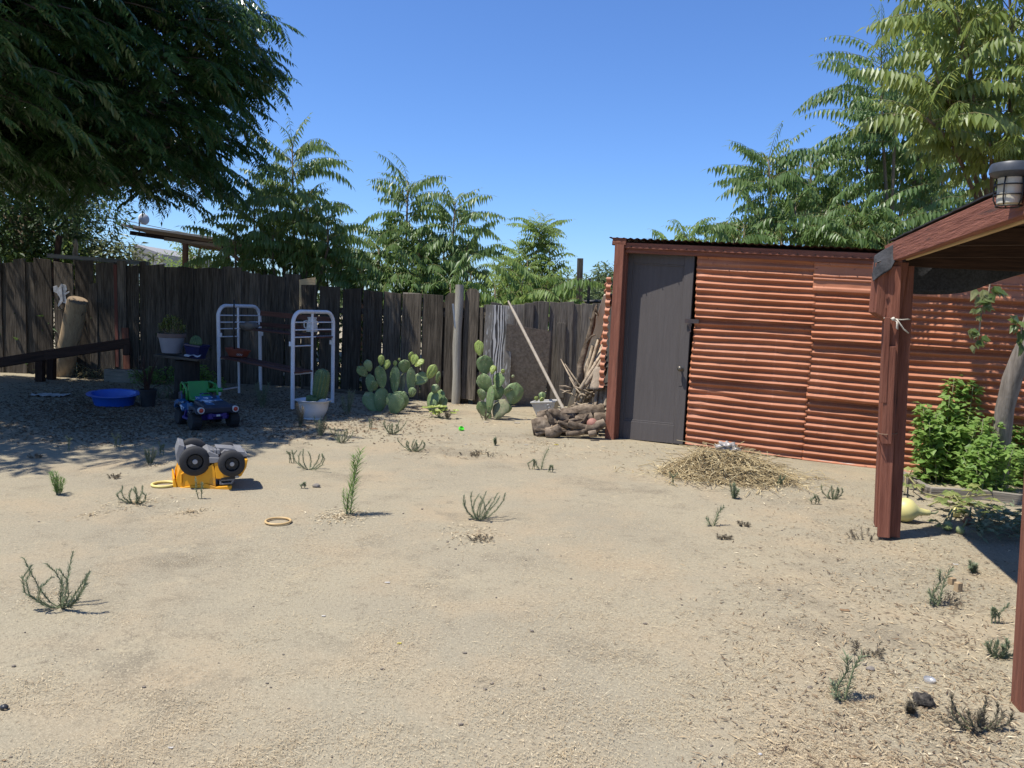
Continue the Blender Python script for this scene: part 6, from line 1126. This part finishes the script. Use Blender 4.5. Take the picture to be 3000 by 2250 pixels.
# far hedge line closing the view low behind the fences
mb = MB(); n = 9000; xx = rng.uniform(-70, 70, n); tp_ = np.array([2.3+1.4*noise.noise(Vector((x*.09, 0, 4)))+.8*noise.noise(Vector((x*.4, 0, 1))) for x in xx]); zz_ = rng.random(n)**.8*tp_
mb.leaves(np.stack([xx, rng.uniform(70, 76, n), zz_], 1), rng.normal(0, 1, (n, 3)), rng.normal(0, 1, (n, 3))+np.array([0, -.6, .6]), rng.uniform(.5, 1., n), rng.uniform(.3, .5, n), np.clip(rng.normal(.4, .2, n), 0, 1)); tag(mb.build('far_treeline', FARG, None, origin=Vector((0, 72, 0))), 'far low line of trees closing the view behind the yard', 'treeline', kind='stuff')
mb = MB(); n = 9000; P = np.stack([rng.uniform(-9.5, 1.2, n), 12.75+rng.random(n)*1.5, rng.random(n)**1.2*1.25], 1); P[:, 1] -= np.clip((P[:, 0]+4)*.32, 0, 1.2)
mb.leaves(P, rng.normal(0, 1, (n, 3)), rng.normal(0, .6, (n, 3))+np.array([0, 0, 1]), rng.uniform(.08, .2, n), rng.uniform(.03, .07, n), np.clip(rng.normal(.4, .25, n), 0, 1)); tag(mb.build('undergrowth', DKG, None, origin=Vector((-4, 13, 0))), 'dark leafy undergrowth growing close behind the board fence', 'undergrowth', kind='stuff')
# ------------------------------------------------------------------ carport, house, dish, wires, poles
CW = M('pale_weathered_roof', (.36, .34, .31), (.25, .23, .21), .8, 4, c=(.16, .13, .11), cscale=3); Yc = 17.; a, b = D(356, 664, Yc), D(1090, 770, Yc+.5); t = thing('carport', (D(545, 900, Yc).x, Yc, 0), 'neighbouring carport with a thin sloping roof on timber posts', 'carport')
board('roof', CW, t, a+Vector((0, .0, .04)), b+Vector((0, 0, .04)), .05, .06, (0, -1, 0)); mb = MB()
mb.add([tuple(v) for v in (a+Vector((0, .02, .05)), b+Vector((0, .02, .05)), b+Vector((0, 4, -.12)), a+Vector((0, 4, -.12)), a+Vector((0, .02, .02)), b+Vector((0, .02, .02)), b+Vector((0, 4, -.16)), a+Vector((0, 4, -.16)))], [(0, 1, 2, 3), (7, 6, 5, 4), (0, 4, 5, 1), (1, 5, 6, 2), (2, 6, 7, 3), (3, 7, 4, 0)]); mb.build('roof', MAT['dark_wood'], t)
q0, q1 = D(382, 682, Yc+.1), D(1090, 785, Yc+.6); board('beam', MAT['dark_wood'], t, q0, q1, .09, .08, (0, -1, 0)); board('beam', MAT['old_wood'], t, D(482, 700, Yc-.1), D(650, 722, Yc-.05), .07, .06, (0, -1, 0))
for x, w_ in ((543, .10), (664, .11), (1060, .10)):
    top_ = D(x, 705 if x < 600 else 735 if x < 800 else 780, Yc+.15); board('post', MAT['dark_wood'], t, Vector((top_.x, top_.y, 0)), top_, w_, w_)
board('brace', MAT['dark_wood'], t, D(668, 735, Yc+.1), D(735, 790, Yc+.1), .08, .05)
hx = D(470, 900, 32); t = thing('house', (hx.x, 32, 0), 'distant house with a grey shingle roof beyond the mango bush', 'house'); mb = MB(); k = S(32)
mb.box((hx.x, 34, .9), (.9, 4, 1.8)); mb.build('wall', M('pale_wall', (.4, .38, .34), None, .8), t); mb = MB(); z0 = D(458, 790, 32).z; z1 = D(445, 722, 32).z
mb.prism([(-.6, z0-.2), (.6, z0-.2), (.6, z1-.35), (-.55, z1)], (hx.x, 33.5, 0), (1, 0, 0), (0, 0, 1), (0, 5.2, 0)); mb.build('roof', M('grey_shingles', (.30, .29, .28), (.24, .23, .225), .9, 3, (1, 1, 12)), t)
dp = D(420, 642, 18.2); t = thing('satellite_dish', Vector((D(408, 690, 18.2).x, 18.2, D(408, 690, 18.2).z)), 'small white dish antenna on a mast above the carport roof', 'dish'); mb = MB(); RD = Vector((.75, -.6, .1)).to_track_quat('Z', 'Y').to_matrix()
mb.lathe([(.001, -.09), (.05, -.085), (.09, -.05), (.125, .01), (.13, .03), (.11, .05), (.001, .06)], dp, 24, RD); mb.build('dish', M('dish_white', (.7, .69, .66), None, .5), t, smooth=True); mb = MB(); mb.tube([D(408, 692, 18.2), D(408, 640, 18.2), dp], .016, 8); mb.build('mast', MAT['dark_metal'], t, smooth=True)
t = thing('power_line', D(400, 650, 40), 'three thin overhead wires crossing the sky above the carport', 'wires'); mb = MB()
for y in (0, 11, 22):
    mb.tube([D(-300, 545+y, 40)] + [D(x, 612+y+(x-200)*.205, 40) for x in (200, 400, 600, 900)], .017, 5)
mb.build('wires', MAT['dark_metal'], t)
a, b = D(140, 749, 13.4), D(436, 772, 13.4); t = thing('top_timber', a, 'grey timber lying along the top of the left fence', 'timber'); board('timber', MAT['grey_wood'], t, a, b, .07, .05, (0, -1, 0))
for (x, y0, y1, Y, w_, m, lab) in ((1700, 886, 757, 12.9, .095, 'old_wood', 'tall dark wooden pole behind the fence near the shed'), (1727, 888, 815, 12.6, .045, 'dark_metal', 'thin dark rod right of the tall dark pole'), (171, 762, 690, 14.2, .075, 'dark_wood', 'dark slanting pole among the leaves behind the left fence')):
    a, b = D(x-(6 if x < 200 else 4), y0, Y), D(x+(4 if x < 200 else 0), y1, Y); d = (b-a); f = a-d*(a.z/d.z); t = thing('pole', f, lab, 'pole'); board('pole', MAT[m], t, f, b, w_, w_)
a = D(1660, 882, 12.4); t = thing('cable', a, 'dark cable pipe running level behind the fence top beside the shed', 'cable'); mb = MB(); mb.tube([D(1700, 886, 12.7), D(1740, 884, 12.7), D(1800, 884, 12.7)], .035, 8); mb.build('pipe', MAT['dark_metal'], t, smooth=True)
a = D(222, 768, 13.6); t = thing('dead_branch', a, 'bare pale forked stub above the left fence', 'branch'); mb = MB(); mb.tube([D(224, 775, 13.6), D(220, 738, 13.6), D(224, 716, 13.6), D(221, 700, 13.6)], [.045, .04, .03, .016], 7, jit=.2); mb.tube([D(222, 726, 13.6), D(212, 708, 13.6)], [.022, .012], 6); mb.build('branch', MAT['stick'], t, smooth=True)
# ------------------------------------------------------------------ grape vine at the right
b = Gh(2922, 1432); t = thing('grape_vine', (b.x, b.y, 0), 'old grape vine with a thick grey trunk and leafy strands under the patio roof', 'vine'); tr = MB()
path = [b, D(2932, 1310, 6.75), D(2943, 1200, 6.7), D(2966, 1110, 6.65), D(2992, 1040, 6.6), D(3030, 960, 6.55), D(3060, 860, 6.5), D(3040, 800, 6.4)]
tr.tube(path, [.085, .078, .075, .075, .072, .07, .05, .035], 14, jit=.28); tr.build('trunk', M('vine_bark', (.13, .11, .09), (.24, .21, .18), .95, 5, (6, 6, .8), .9, 7), t, smooth=True)
st_ = [[D(3040, 800, 6.4), D(2960, 785, 6.2), D(2908, 795, 6.0), D(2900, 835, 6.0), D(2895, 870, 6.0), D(2876, 910, 6.0), D(2870, 960, 6.0), D(2862, 1010, 6.0)], [D(3056, 850, 6.5), D(3010, 900, 6.3), D(2992, 960, 6.2), D(2990, 1020, 6.2)], [D(2902, 800, 6.0), D(2885, 808, 6.0), D(2876, 806, 6.0)]]
ms, ml = MB(), MB()
for s in st_: ms.tube(s, .006, 6)
def gleaf(p, a, el, sz, tint, nn=(0, -1, .5)):
    c = Vector((math.cos(a)*math.cos(el), -.15, math.sin(el)))
    for j in range(5): b_ = a+(j-2)*.55; ml.leaves([tuple(p)], [(math.cos(b_)*abs(math.cos(el)), random.uniform(-.3, .1), math.sin(el)-.25*abs(j-2))], [nn], sz*(1-.13*abs(j-2)), sz*.55, tint, .05, .12)
for (x, y, sz, tn) in ((2880, 848, .10, .95), (2912, 838, .10, .35), (2928, 850, .09, .3), (2860, 846, .10, 1.), (2876, 870, .10, .7), (2900, 880, .10, .25), (2884, 890, .09, .4), (2858, 905, .06, .9), (2864, 925, .05, 1.), (2872, 900, .06, .6), (2846, 962, .09, .95), (2868, 972, .09, .4), (2876, 985, .08, .3), (2860, 1000, .08, .5), (2848, 1010, .07, .9), (2986, 940, .11, .3), (2998, 965, .12, .35), (2984, 990, .10, .2), (2996, 1010, .10, .3), (2975, 950, .09, .5), (2905, 860, .09, .2), (2890, 860, .09, .5)):
    p = D(x, y, 5.98 if x < 2950 else 6.2); gleaf(p, random.choice((0, math.pi))+random.gauss(0, .6), -.6+random.gauss(0, .4), sz, min(1, max(0, tn)), (random.gauss(0, .4), -1, random.gauss(.5, .3)))
ms.build('cane', MAT['stick'], t, smooth=True); ml.build('leaves', LEAF('grape_leaf', (.05, .10, .025), (.12, .18, .05), (.36, .36, .18), .35), t)
